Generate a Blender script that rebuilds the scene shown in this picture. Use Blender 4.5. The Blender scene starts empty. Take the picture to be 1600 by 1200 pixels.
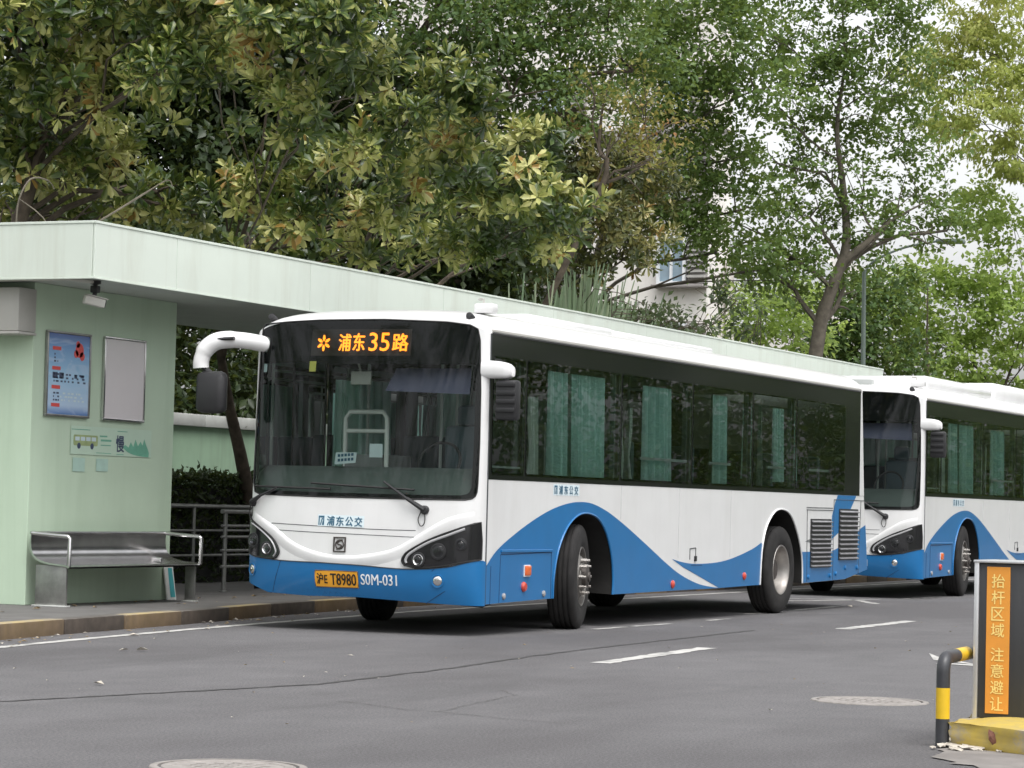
import bpy, bmesh, math, random
import numpy as np
from mathutils import Vector, Matrix
from mathutils.geometry import delaunay_2d_cdt

SC = bpy.context.scene
COL = SC.collection
R_ = math.radians

# ------------------------------------------------------------------ camera
CAM_C = (-22.8486, -10.9208, 1.2373)
YAW, PITCH, ROLL, FPX = 1.1386, 0.0443, 0.0248, 4266.18
def cam_axes():
    f = Vector((math.sin(YAW)*math.cos(PITCH), math.cos(YAW)*math.cos(PITCH), math.sin(PITCH)))
    r = Vector((math.cos(YAW), -math.sin(YAW), 0)); u = r.cross(f)
    c, s = math.cos(ROLL), math.sin(ROLL)
    return c*r+s*u, -s*r+c*u, f
cr, cu, cf = cam_axes()
cam = bpy.data.cameras.new('camera'); cam_o = bpy.data.objects.new('camera', cam); COL.objects.link(cam_o)
cam_o.matrix_world = Matrix(((cr.x, cu.x, -cf.x, CAM_C[0]), (cr.y, cu.y, -cf.y, CAM_C[1]), (cr.z, cu.z, -cf.z, CAM_C[2]), (0, 0, 0, 1)))
cam.sensor_width = 36; cam.sensor_fit = 'HORIZONTAL'; cam.lens = FPX/1600*36
cam.clip_start = 0.5; cam.clip_end = 2000
SC.camera = cam_o

# ------------------------------------------------------------------ light: bright overcast
SUN_EL, SUN_AZ = R_(65), R_(220)
w = bpy.data.worlds.new('World'); SC.world = w; w.use_nodes = True
nt = w.node_tree; nt.nodes.clear()
sky = nt.nodes.new('ShaderNodeTexSky'); sky.sky_type = 'NISHITA'; sky.sun_disc = False
sky.sun_elevation = SUN_EL; sky.sun_rotation = SUN_AZ
sky.air_density = 1.0; sky.dust_density = 4.0; sky.ozone_density = 1.0
hs = nt.nodes.new('ShaderNodeHueSaturation'); hs.inputs['Saturation'].default_value = 0.10; hs.inputs['Value'].default_value = 1.5
bg = nt.nodes.new('ShaderNodeBackground'); bg.inputs['Strength'].default_value = 0.15
wo = nt.nodes.new('ShaderNodeOutputWorld')
nt.links.new(sky.outputs[0], hs.inputs['Color']); nt.links.new(hs.outputs[0], bg.inputs['Color']); nt.links.new(bg.outputs[0], wo.inputs['Surface'])
sl = bpy.data.lights.new('sun', 'SUN'); sl.energy = 0.85; sl.angle = R_(30); sl.color = (1, .965, .91)
so = bpy.data.objects.new('sun', sl); COL.objects.link(so)
sd = Vector((math.sin(SUN_AZ)*math.cos(SUN_EL), math.cos(SUN_AZ)*math.cos(SUN_EL), math.sin(SUN_EL)))   # towards the sun
so.rotation_euler = (-sd).to_track_quat('-Z', 'Y').to_euler(); so.location = (0, 0, 40)
SC.view_settings.view_transform = 'Standard'; SC.view_settings.look = 'None'
SC.view_settings.gamma = 1; SC.view_settings.exposure = 0.40; SC.view_settings.use_curve_mapping = False
SC.render.engine = 'CYCLES'; SC.cycles.max_bounces = 8; SC.cycles.transparent_max_bounces = 16

# ------------------------------------------------------------------ materials
def srgb(r, g, b):
    f = lambda c: (c/255/12.92) if c/255 <= .04045 else ((c/255+.055)/1.055)**2.4
    return (f(r), f(g), f(b), 1)
def new_mat(name):
    m = bpy.data.materials.new(name); m.use_nodes = True
    t = m.node_tree; t.nodes.clear()
    out = t.nodes.new('ShaderNodeOutputMaterial')
    return m, t, out
def N(t, typ, **kw):
    n = t.nodes.new(typ)
    for k, v in kw.items():
        if k in n.inputs.keys() if hasattr(n.inputs, 'keys') else False: n.inputs[k].default_value = v
        else: setattr(n, k, v)
    return n
def ramp(t, fac, stops):
    r = t.nodes.new('ShaderNodeValToRGB'); e = r.color_ramp.elements
    while len(e) < len(stops): e.new(.5)
    for i, (p, c) in enumerate(stops):
        e[i].position = p; e[i].color = c if len(c) == 4 else (*c, 1)
    t.links.new(fac, r.inputs[0]); return r.outputs[0]
def mixc(t, fac, a, b, mode='MIX'):
    n = t.nodes.new('ShaderNodeMix'); n.data_type = 'RGBA'; n.blend_type = mode
    for i, v in ((0, fac), (6, a), (7, b)):
        if hasattr(v, 'is_output'): t.links.new(v, n.inputs[i])
        else: n.inputs[i].default_value = v if i == 0 or len(v) == 4 else (*v, 1)
    return n.outputs[2]
def noise(t, scale, detail=4, rough=.55, coord='Object', stretch=None, dist=0):
    tc = t.nodes.new('ShaderNodeTexCoord'); src = tc.outputs[coord]
    if stretch:
        mp = t.nodes.new('ShaderNodeMapping'); mp.inputs['Scale'].default_value = stretch
        t.links.new(src, mp.inputs[0]); src = mp.outputs[0]
    n = t.nodes.new('ShaderNodeTexNoise'); n.inputs['Scale'].default_value = scale
    n.inputs['Detail'].default_value = detail; n.inputs['Roughness'].default_value = rough; n.inputs['Distortion'].default_value = dist
    t.links.new(src, n.inputs['Vector']); return n.outputs[0]
def bump(t, h, strength, dist=.01):
    b = t.nodes.new('ShaderNodeBump'); b.inputs['Strength'].default_value = strength; b.inputs['Distance'].default_value = dist
    t.links.new(h, b.inputs['Height']); return b.outputs[0]
def pbr(name, col, rough=.5, metal=0, var=.08, vscale=3, coat=0, bmp=0, bscale=60, spec=.5, dirt_shade=0, dirt_shade_col=(.12, .11, .09), emit=None, streak=False):
    m, t, out = new_mat(name)
    p = t.nodes.new('ShaderNodeBsdfPrincipled'); t.links.new(p.outputs[0], out.inputs[0])
    c = tuple(col[:3])
    if var > 0:
        nz = noise(t, vscale, 5, .6)
        cc = ramp(t, nz, [(.3, tuple(x*(1-var) for x in c)), (.7, tuple(min(1, x*(1+var)) for x in c))])
    else:
        rgb = t.nodes.new('ShaderNodeRGB'); rgb.outputs[0].default_value = (*c, 1); cc = rgb.outputs[0]
    if dirt_shade > 0:
        nz2 = noise(t, 1.3 if not streak else 2.2, 7, .65, stretch=(1.5, 1.5, .16) if streak else None, dist=.5)
        f = ramp(t, nz2, [(.48, (0, 0, 0)), (.75, (dirt_shade,)*3)])
        cc = mixc(t, f, cc, dirt_shade_col)
    t.links.new(cc, p.inputs['Base Color'])
    p.inputs['Roughness'].default_value = rough; p.inputs['Metallic'].default_value = metal
    p.inputs['Specular IOR Level'].default_value = spec
    if coat: p.inputs['Coat Weight'].default_value = coat; p.inputs['Coat Roughness'].default_value = .06
    if bmp: t.links.new(bump(t, noise(t, bscale, 6, .6), bmp, .004), p.inputs['Normal'])
    if emit:
        p.inputs['Emission Color'].default_value = (*emit[:3], 1); p.inputs['Emission Strength'].default_value = emit[3]
    return m
def glass(name, tint, ior=1.5, rough=.0, wav=0.0):
    m, t, out = new_mat(name)
    tr = t.nodes.new('ShaderNodeBsdfTransparent'); tr.inputs[0].default_value = (*tint, 1)
    gl = t.nodes.new('ShaderNodeBsdfGlossy'); gl.inputs['Roughness'].default_value = rough; gl.inputs[0].default_value = (1, 1, 1, 1)
    fr = t.nodes.new('ShaderNodeFresnel'); fr.inputs[0].default_value = ior
    mx = t.nodes.new('ShaderNodeMixShader')
    if wav:
        b = bump(t, noise(t, 1.6, 1, .4), wav, .02)
        t.links.new(b, gl.inputs['Normal'])
    t.links.new(fr.outputs[0], mx.inputs[0]); t.links.new(tr.outputs[0], mx.inputs[1]); t.links.new(gl.outputs[0], mx.inputs[2])
    t.links.new(mx.outputs[0], out.inputs[0]); return m
def leafmat(name, stops, rough=.42, spec=.45, trans=.25, nscale=.9, tint=(.25, .3, .05), isl=.55, nw=1.5):
    """natural colour spread from leaf to leaf (island) and from branch to branch (noise)"""
    m, t, out = new_mat(name)
    g = t.nodes.new('ShaderNodeNewGeometry')
    nz = noise(t, nscale, 2, .5)
    ma = t.nodes.new('ShaderNodeMath'); ma.operation = 'MULTIPLY_ADD'; ma.inputs[1].default_value = isl
    oi = t.nodes.new('ShaderNodeObjectInfo'); ad = t.nodes.new('ShaderNodeMath'); ad.operation = 'ADD'; fr = t.nodes.new('ShaderNodeMath'); fr.operation = 'FRACT'
    t.links.new(g.outputs['Random Per Island'], ad.inputs[0]); t.links.new(oi.outputs['Random'], ad.inputs[1]); t.links.new(ad.outputs[0], fr.inputs[0])
    t.links.new(fr.outputs[0], ma.inputs[0])
    mb = t.nodes.new('ShaderNodeMath'); mb.operation = 'MULTIPLY_ADD'; mb.inputs[1].default_value = nw; mb.inputs[2].default_value = .5-nw*.5-isl*.5
    t.links.new(nz, mb.inputs[0]); t.links.new(mb.outputs[0], ma.inputs[2])
    c = ramp(t, ma.outputs[0], stops)
    p = t.nodes.new('ShaderNodeBsdfPrincipled'); p.inputs['Roughness'].default_value = rough; p.inputs['Specular IOR Level'].default_value = spec
    t.links.new(c, p.inputs['Base Color'])
    tl = t.nodes.new('ShaderNodeBsdfTranslucent'); t.links.new(mixc(t, .5, c, tint), tl.inputs[0])
    mx = t.nodes.new('ShaderNodeMixShader'); mx.inputs[0].default_value = trans
    t.links.new(p.outputs[0], mx.inputs[1]); t.links.new(tl.outputs[0], mx.inputs[2]); t.links.new(mx.outputs[0], out.inputs[0])
    return m

M = {}
M['white'] = pbr('bus_white_paint', (.75, .75, .75), .28, var=.025, coat=.35, dirt_shade=.13, streak=True, dirt_shade_col=(.4, .38, .34))
M['blue'] = pbr('bus_blue_paint', (.010, .150, .385), .3, var=.05, coat=.3, dirt_shade=.08, streak=True, dirt_shade_col=(.09, .13, .2))
M['black_gloss'] = pbr('black_gloss', (.012, .012, .014), .12, var=0, coat=.3)
M['black'] = pbr('black_plastic', (.02, .02, .022), .5, var=.15)
M['dark'] = pbr('underbody_dark', (.018, .017, .016), .85, var=.3)
M['seal'] = pbr('rubber_seal', (.015, .015, .015), .6, var=0)
M['tyre'] = pbr('tyre_rubber', (.024, .023, .023), .85, var=.25, vscale=8, bmp=.3, bscale=40, dirt_shade=.4, dirt_shade_col=(.055, .050, .045), spec=.3)
M['rim'] = pbr('wheel_steel', (.42, .40, .38), .42, .75, var=.15, vscale=9, dirt_shade=.5, dirt_shade_col=(.16, .12, .09))
M['rim_d'] = pbr('front_wheel_steel', (.20, .19, .18), .5, .6, var=.2, vscale=9, dirt_shade=.5, dirt_shade_col=(.09, .075, .06))
M['hub'] = pbr('hub_dark', (.07, .06, .055), .6, .3, var=.3, vscale=9)
M['chrome'] = pbr('lamp_chrome', (.8, .8, .8), .12, 1, var=0)
M['reflector_dark'] = pbr('lamp_reflector_dark', (.16, .16, .17), .2, .9, var=0)
M['lens'] = glass('lamp_glass', (.86, .88, .9), 1.5)
M['grey_strip'] = pbr('light_strip', (.36, .36, .37), .25, var=0, coat=.5)
M['amber'] = pbr('amber_lens', (.75, .14, .03), .2, var=.1, coat=.6)
M['red'] = pbr('red_lens', (.55, .06, .04), .2, var=.1, coat=.6)
M['glass_side'] = glass('tinted_side_glass', (.60, .70, .665), 1.45, 0, .035)
M['glass_front'] = glass('windscreen_glass', (.76, .83, .80), 1.36, .03, 0)
M['frit'] = pbr('black_glass_border', (.012, .013, .014), .07, var=0, spec=.36)
M['frit_in'] = pbr('black_inner_border', (.010, .011, .012), .5, var=0, spec=.1)
M['led'] = pbr('led_amber', (.9, .3, .02), .5, var=0, emit=(1.0, .27, .015, 1.9))
M['ledboard'] = pbr('led_board', (.03, .022, .018), .6, var=.1)
M['teal'] = pbr('curtain_teal', (.52, .73, .69), .85, var=.10, vscale=4, dirt_shade=.5, dirt_shade_col=(.34, .50, .47), streak=True)  # vertical streaks put fold shading into the curtain's colour
M['pale_cloth'] = pbr('pale_cloth', (.66, .70, .66), .85, var=.06)
M['interior'] = pbr('interior_grey', (.17, .18, .18), .7, var=.05)
M['interior_l'] = pbr('interior_light', (.42, .44, .43), .6, var=.05)
M['dash'] = pbr('dashboard_grey', (.15, .18, .17), .65, var=.1)
M['seat'] = pbr('seat_fabric', (.07, .10, .12), .9, var=.2)
M['visor'] = pbr('visor_blue', (.12, .12, .20), .7, var=.1)
M['handrail_w'] = pbr('white_tube', (.7, .7, .68), .35, var=.02)
M['yellow_plate'] = pbr('plate_yellow', (.78, .36, .03), .4, var=.06)
M['ink_black'] = pbr('ink_black', (.015, .014, .013), .5, var=0)
M['ink_teal'] = pbr('ink_teal', (.03, .12, .20), .5, var=0)
M['ink_white'] = pbr('ink_white', (.80, .82, .84), .5, var=0)
M['sticker'] = pbr('sticker_pale', (.70, .80, .84), .4, var=.02)
M['sticker_y'] = pbr('sticker_yellow', (.70, .65, .15), .4, var=.02)
M['seam'] = pbr('panel_gap', (.05, .055, .06), .8, var=0)
M['soft_seam'] = pbr('panel_joint', (.56, .56, .56), .6, var=0)
M['seamblue'] = pbr('panel_gap_blue', (.012, .05, .13), .7, var=0)
M['louvre'] = pbr('louvre_black', (.018, .018, .02), .45, var=.1)
M['slat'] = pbr('louvre_slat', (.24, .24, .25), .45, var=.2, vscale=6)
M['mirror_glass'] = pbr('mirror_glass', (.7, .7, .7), .03, 1, var=0)
M['beige'] = pbr('beige_plastic', (.46, .45, .42), .5, var=.06)

# ------------------------------------------------------------------ mesh helpers
def tag(o, label=None, cat=None, group=None, kind=None):
    if label: o['label'] = label
    if cat: o['category'] = cat
    if group: o['group'] = group
    if kind: o['kind'] = kind
    return o
def link(o, parent=None):
    COL.objects.link(o)
    if parent: o.parent = parent
    return o
def thing(name, label, cat, loc=(0, 0, 0), rz=0, group=None):
    o = bpy.data.objects.new(name, None); o.empty_display_size = .2
    o.location = loc; o.rotation_euler = (0, 0, rz); COL.objects.link(o)
    return tag(o, label, cat, group)
def mesh_np(name, V, F, mat, smooth=False):
    me = bpy.data.meshes.new(name)
    V = np.asarray(V, np.float32); F = np.asarray(F, np.int32)
    k = F.shape[1]
    me.vertices.add(len(V)); me.vertices.foreach_set('co', V.ravel())
    me.loops.add(F.size); me.loops.foreach_set('vertex_index', F.ravel())
    me.polygons.add(len(F)); me.polygons.foreach_set('loop_start', np.arange(0, F.size, k, dtype=np.int32))
    me.polygons.foreach_set('loop_total', np.full(len(F), k, np.int32))
    if smooth: me.polygons.foreach_set('use_smooth', np.ones(len(F), bool))
    me.update(calc_edges=True); me.materials.append(mat)
    return me
class MB:
    def __init__(s): s.v = []; s.f = []
    def add(s, v, f):
        n = len(s.v); s.v += [tuple(p) for p in v]; s.f += [tuple(i+n for i in q) for q in f]; return s
    def box(s, x0, x1, y0, y1, z0, z1, bev=0):
        if bev <= 0:
            v = [(x, y, z) for z in (z0, z1) for y in (y0, y1) for x in (x0, x1)]
            return s.add(v, [(0, 2, 3, 1), (4, 5, 7, 6), (0, 1, 5, 4), (2, 6, 7, 3), (0, 4, 6, 2), (1, 3, 7, 5)])
        b = bmesh.new(); bmesh.ops.create_cube(b, size=1)
        for q in b.verts:
            q.co = Vector(((x0+x1)/2+q.co.x*(x1-x0), (y0+y1)/2+q.co.y*(y1-y0), (z0+z1)/2+q.co.z*(z1-z0)))
        bmesh.ops.bevel(b, geom=list(b.edges), offset=bev, segments=2, profile=.5, affect='EDGES', clamp_overlap=True)
        return s.bm(b)
    def bm(s, b):
        b.verts.index_update()
        s.add([q.co[:] for q in b.verts], [[q.index for q in f.verts] for f in b.faces]); b.free(); return s
    def tube(s, pts, r, n=8, cap=True, flat=1.0):
        pts = [Vector(p) for p in pts]; rs = r if isinstance(r, (list, tuple)) else [r]*len(pts)
        rings = []; up = None
        for i, p in enumerate(pts):
            d = (pts[min(i+1, len(pts)-1)]-pts[max(i-1, 0)]).normalized()
            if up is None:
                a = Vector((0, 0, 1)) if abs(d.z) < .9 else Vector((1, 0, 0)); up = (a-d*a.dot(d)).normalized()
            else:
                up = (up-d*up.dot(d)); up = up.normalized() if up.length > 1e-6 else Vector((1, 0, 0))
            sd_ = d.cross(up)
            rings.append([p+(up*math.sin(2*math.pi*k/n)*flat+sd_*math.cos(2*math.pi*k/n))*rs[i] for k in range(n)])
        v = [q for rg in rings for q in rg]
        f = [(i*n+k, i*n+(k+1) % n, (i+1)*n+(k+1) % n, (i+1)*n+k) for i in range(len(pts)-1) for k in range(n)]
        if cap: f += [tuple(range(n-1, -1, -1)), tuple(range((len(pts)-1)*n, len(pts)*n))]
        return s.add(v, f)
    def lathe(s, prof, mat=None, n=24, cap=False):
        """prof: list of (radius, height) about local z; mat: Matrix placing it"""
        mat = mat or Matrix.Identity(4)
        v = [mat @ Vector((r*math.cos(2*math.pi*k/n), r*math.sin(2*math.pi*k/n), h)) for r, h in prof for k in range(n)]
        f = [(i*n+k, i*n+(k+1) % n, (i+1)*n+(k+1) % n, (i+1)*n+k) for i in range(len(prof)-1) for k in range(n)]
        if cap: f += [tuple(range(n-1, -1, -1)), tuple(range((len(prof)-1)*n, len(prof)*n))]
        return s.add(v, f)
    def prism(s, poly, fn, d0, d1):
        """extrude polygon (list of 2-D points) between depths; fn(a, b, d) -> point"""
        n = len(poly)
        v = [fn(a, b, d0) for a, b in poly]+[fn(a, b, d1) for a, b in poly]
        f = [tuple(range(n)), tuple(range(2*n-1, n-1, -1))]+[(i, n+i, n+(i+1) % n, (i+1) % n) for i in range(n)]
        return s.add(v, f)
    def grid(s, rows):
        m = len(rows[0]); v = [p for r in rows for p in r]
        return s.add(v, [(i*m+j, i*m+j+1, (i+1)*m+j+1, (i+1)*m+j) for i in range(len(rows)-1) for j in range(m-1)])
    def mesh(s, name, mat, smooth=None, fix=True):
        me = bpy.data.meshes.new(name); me.from_pydata(s.v, [], s.f)
        if fix:
            b = bmesh.new(); b.from_mesh(me); bmesh.ops.recalc_face_normals(b, faces=b.faces); b.to_mesh(me); b.free()
        me.update(); me.materials.append(mat)
        if smooth:
            me.shade_smooth(); me.set_sharp_from_angle(angle=R_(smooth))
        return me
    def build(s, name, mat, parent=None, smooth=None, fix=True, off=None, kind=None, label=None):
        if off: s.v = [(a-off[0], b-off[1], c-off[2]) for a, b, c in s.v]
        o = bpy.data.objects.new(name, s.mesh(name, mat, smooth, fix)); link(o, parent)
        if kind: o['kind'] = kind
        if label: o['label'] = label
        return o
def frame(o, zax, yhint=Vector((0, 0, 1))):
    z = Vector(zax).normalized(); x = yhint.cross(z)
    x = x.normalized() if x.length > 1e-5 else Vector((1, 0, 0)); y = z.cross(x)
    return Matrix(((x.x, y.x, z.x, o[0]), (x.y, y.y, z.y, o[1]), (x.z, y.z, z.z, o[2]), (0, 0, 0, 1)))
def copy_tree(o, parent=None):
    c = o.copy(); COL.objects.link(c); c.parent = parent
    for ch in list(o.children): copy_tree(ch, c)
    return c
_dg = None
def text_mesh(s, size=1.0, bold=0.0, align='CENTER'):
    """outline of a string as 2-D vertices and faces (built-in font)"""
    c = bpy.data.curves.new('lettering', 'FONT'); c.body = s; c.size = size; c.offset = bold; c.align_x = align; c.resolution_u = 3
    o = bpy.data.objects.new('lettering', c); COL.objects.link(o); bpy.context.view_layer.update()
    ev = o.evaluated_get(bpy.context.evaluated_depsgraph_get()); m = ev.to_mesh()
    V = [(p.co.x, p.co.y) for p in m.vertices]; F = [tuple(p.vertices) for p in m.polygons]
    ev.to_mesh_clear(); bpy.data.objects.remove(o); bpy.data.curves.remove(c)
    return V, F
def text_fit(s, w, h, bold=0.0):
    """scale a string to a w x h rectangle centred on the origin"""
    V, F = text_mesh(s, 1.0, 0.0)
    xs = [p[0] for p in V]; ys = [p[1] for p in V]
    cx, cy = (min(xs)+max(xs))/2, (min(ys)+max(ys))/2; sx, sy = w/(max(xs)-min(xs)), h/(max(ys)-min(ys))
    V = [((p[0]-cx)*sx, (p[1]-cy)*sy) for p in V]; n = len(V); b = bold*h*.75; VV = []; FF = []
    for k, (dx, dy) in enumerate([(0, 0)]+([(b, 0), (-b, 0), (0, b*.6), (0, -b*.6)] if b > 0 else [])):
        VV += [(p[0]+dx, p[1]+dy, .00025*k) for p in V]; FF += [tuple(i+n*k for i in f) for f in F]
    return VV, FF
def inside(p, poly):
    x, y = p; c = False; n = len(poly); j = n-1
    for i in range(n):
        xi, yi = poly[i]; xj, yj = poly[j]
        if (yi > y) != (yj > y) and x < (xj-xi)*(y-yi)/(yj-yi)+xi: c = not c
        j = i
    return c
def dense(poly, step):
    out = []
    for i, a in enumerate(poly):
        b = poly[(i+1) % len(poly)]; n = max(1, int(math.hypot(b[0]-a[0], b[1]-a[1])/step+.5))
        out += [(a[0]+(b[0]-a[0])*k/n, a[1]+(b[1]-a[1])*k/n) for k in range(n)]
    return out
def smoothp(pts, n=6, closed=False):
    """Catmull-Rom through the points"""
    m = len(pts); out = []
    rng = range(m) if closed else range(m-1)
    g = lambda i: pts[i % m] if closed else pts[max(0, min(m-1, i))]
    for i in rng:
        p0, p1, p2, p3 = g(i-1), g(i), g(i+1), g(i+2)
        for k in range(n):
            t = k/n
            out.append(tuple(.5*((2*b)+(-a+c)*t+(2*a-5*b+4*c-d)*t*t+(-a+3*b-3*c+d)*t**3) for a, b, c, d in zip(p0, p1, p2, p3)))
    if not closed: out.append(tuple(pts[-1]))
    return out
def fill(poly, holes=(), grid=None):
    """triangles of a 2-D polygon with holes, optionally with grid points inside"""
    V = []; E = []
    for lp in [poly, *holes]:
        n0 = len(V); V += [Vector(p) for p in lp]; E += [(n0+i, n0+(i+1) % len(lp)) for i in range(len(lp))]
    if grid:
        for p in grid:
            if inside(p, poly) and not any(inside(p, h) for h in holes): V.append(Vector(p))
    r = delaunay_2d_cdt(V, E, [], 0, 1e-5, False)
    vs = [tuple(p) for p in r[0]]; fs = []
    for f in r[2]:
        c = (sum(vs[i][0] for i in f)/len(f), sum(vs[i][1] for i in f)/len(f))
        if inside(c, poly) and not any(inside(c, h) for h in holes): fs.append(tuple(f))
    return vs, fs

# ================================================================== BUS (x back from the front, y away from the road side, z up)
BZ = [.2, .3, .38, .5, .68, 1.0, 1.28, 2.0, 2.6, 2.95, 3.1]
BX = [.16, .09, .05, .015, 0., .01, .03, .11, .175, .215, .24]
def Xf(y, z):
    t = min(1, abs((y-1.25)/1.25)); b = float(np.interp(z, BZ, BX)); n = 2.6
    return b+(.33-b)*(1-max(0, 1-t**n)**(1/n))
def fpt(y, z, off=0):
    """point on the bus front, pushed outwards by off"""
    e = .01; y0 = min(max(y, .012), 2.488)
    p = Vector((Xf(y0, z), y0, z))
    a = Vector((Xf(y0+e, z)-Xf(y0-e, z), 2*e, 0)); b = Vector((Xf(y0, z+e)-Xf(y0, z-e), 0, 2*e))
    n = b.cross(a).normalized()
    if n.x > 0: n = -n
    return Vector((Xf(y, z), y, z))+n*off
def fnormal(y, z): return (fpt(y, z, 1)-fpt(y, z, 0)).normalized()
_s = np.linspace(-1, 1, 41); FY = [1.25+1.25*float(np.sign(s)*(1-(1-abs(s))**2.0)) for s in _s]
def y2s(y):
    t = (y-1.25)/1.25; return math.copysign(1-math.sqrt(max(0, 1-min(1, abs(t)))), t)
def s2y(s): return 1.25+1.25*math.copysign(1-(1-abs(s))**2, s)
FGRID = [(float(s), float(z)) for s in _s[1:-1] for z in np.arange(.26, 3.1, .07)]
def front_patch(name, poly, mat, parent, off=0, holes=(), step=.04, smooth=40):
    tos = lambda lp: dense([(y2s(a), b) for a, b in dense(lp, step)], step)
    vs, fs = fill(tos(poly), [tos(h) for h in holes], FGRID)
    return MB().add([fpt(s2y(a), z, off) for a, z in vs], fs).build(name, mat, parent, smooth)
def front_decal(name, V, F, mat, parent, cy, cz, off): # image-right is -y
    return MB().add([fpt(cy-a, cz+b, off+(d[0] if d else 0)) for a, b, *d in V], F).build(name, mat, parent)
def side_patch(name, poly, mat, parent, off=0, holes=(), y=0.0):
    vs, fs = fill(poly, holes)
    sgn = -1 if y < 1 else 1
    return MB().add([(a, y+sgn*off, b) for a, b in vs], fs).build(name, mat, parent)
def rrect(x0, x1, z0, z1, r=.05, n=4):
    o = []
    for cx, cz, a0 in ((x1-r, z1-r, 0), (x0+r, z1-r, 90), (x0+r, z0+r, 180), (x1-r, z0+r, 270)):
        o += [(cx+r*math.cos(R_(a0+90*k/n)), cz+r*math.sin(R_(a0+90*k/n))) for k in range(n+1)]
    return o
def disc_lamp(mb, p, nrm, r, depth=.02):
    mb.lathe([(r*1.0, 0), (r*1.0, depth*.6), (r*.85, depth), (r*.6, depth*1.25), (.001, depth*1.4)], frame(p, nrm), 20)

def make_wheel(parent, steer, dual):
    """wheel centred on its own origin, outer face towards -y"""
    R0, W0 = .53, .15
    root = bpy.data.objects.new('wheel', None); root.empty_display_size = .1; link(root, parent)
    rot = Matrix.Rotation(R_(90), 4, 'X')          # lathe z -> -y (outwards)
    prof = [(.295, .13), (.33, .148), (.40, .152), (.455, .146), (.495, .138), (.518, .122)]
    tre = []
    for k, c in enumerate((.075, .025, -.025, -.075)):
        tre += [(R0, c+.022), (R0-.003, c+.008), (R0-.016, c+.006), (R0-.016, c-.006), (R0-.003, c-.008)]
    prof += [(R0-.004, .108)]+tre+[(R0-.004, -.108), (.518, -.122), (.495, -.138), (.455, -.146), (.40, -.152), (.33, -.148), (.295, -.13)]
    MB().lathe(prof, rot, 56).build('tyre', M['tyre'], root, 35)
    if dual:   # deep dish rear rim
        pr = [(.305, .135), (.300, .142), (.285, .138), (.278, .10), (.262, .06), (.255, -.06), (.24, -.085), (.19, -.09), (.185, -.075), (.14, -.07), (.135, .02), (.12, .035), (.001, .04)]
        hubp = [(.13, .02), (.125, .05), (.06, .06), (.001, .062)]; rn, nz = .165, -.07
    else:      # bulging front rim
        pr = [(.305, .135), (.298, .145), (.285, .14), (.275, .10), (.268, .07), (.25, .08), (.215, .115), (.195, .14), (.155, .145), (.15, .155), (.001, .155)]
        hubp = [(.115, .15), (.11, .195), (.095, .205), (.055, .208), (.05, .225), (.001, .228)]; rn, nz = .172, .14
    MB().lathe(pr, rot, 40).build('rim', M['rim'] if dual else M['rim_d'], root, 40)
    MB().lathe(hubp, rot, 28).build('hub', M['hub'], root, 40)
    nuts = MB(); holes = MB()
    for k in range(10):
        a = 2*math.pi*k/10
        fr = rot @ Matrix.Translation((rn*math.cos(a), rn*math.sin(a), nz))
        nuts.lathe([(.022, 0), (.022, .04), (.015, .045), (.015, .072), (.001, .075)], fr, 6)
        a += math.pi/10; rh = .228
        if not dual: holes.lathe([(.026, .0), (.024, .004), (.001, .004)], rot @ Matrix.Translation((rh*math.cos(a), rh*math.sin(a), .103)) @ Matrix.Rotation(0, 4, 'Z'), 12)
    nuts.build('lug_nuts', M['rim'], root, kind='stuff')
    if not dual: holes.build('vent_holes', M['dark'], root, kind='stuff')
    MB().lathe([(.27, -.13), (.24, -.11), (.001, -.10)], rot, 24).build('brake_drum', M['dark'], root)
    root.rotation_euler = (0, 0, R_(steer))
    return root

ARCH_F = smoothp([(1.9, .326), (1.915, .55), (2.01, .80), (2.21, 1.022), (2.47, 1.146), (2.74, 1.172), (3.02, 1.115), (3.24, .959), (3.385, .727), (3.435, .50), (3.43, .335)], 5)
ARCH_R = smoothp([(8.0, .362), (8.05, .771), (8.19, 1.045), (8.46, 1.225), (8.76, 1.268), (9.08, 1.198), (9.36, .963), (9.53, .685), (9.57, .357)], 5)
WAVE = smoothp([(.335, .655), (.56, .80), (.91, .939), (1.35, 1.082), (1.8, 1.198), (2.19, 1.262), (2.51, 1.285), (2.85, 1.272), (3.27, 1.191), (3.72, 1.06), (4.17, .912), (4.6, .765), (4.95, .645), (5.40, .512), (6.0, .398), (6.66, .346)], 4)
REAR = [(12.27, .50), (12.15, 1.09), (12.06, 1.472), (11.89, 2.845)]

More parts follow.
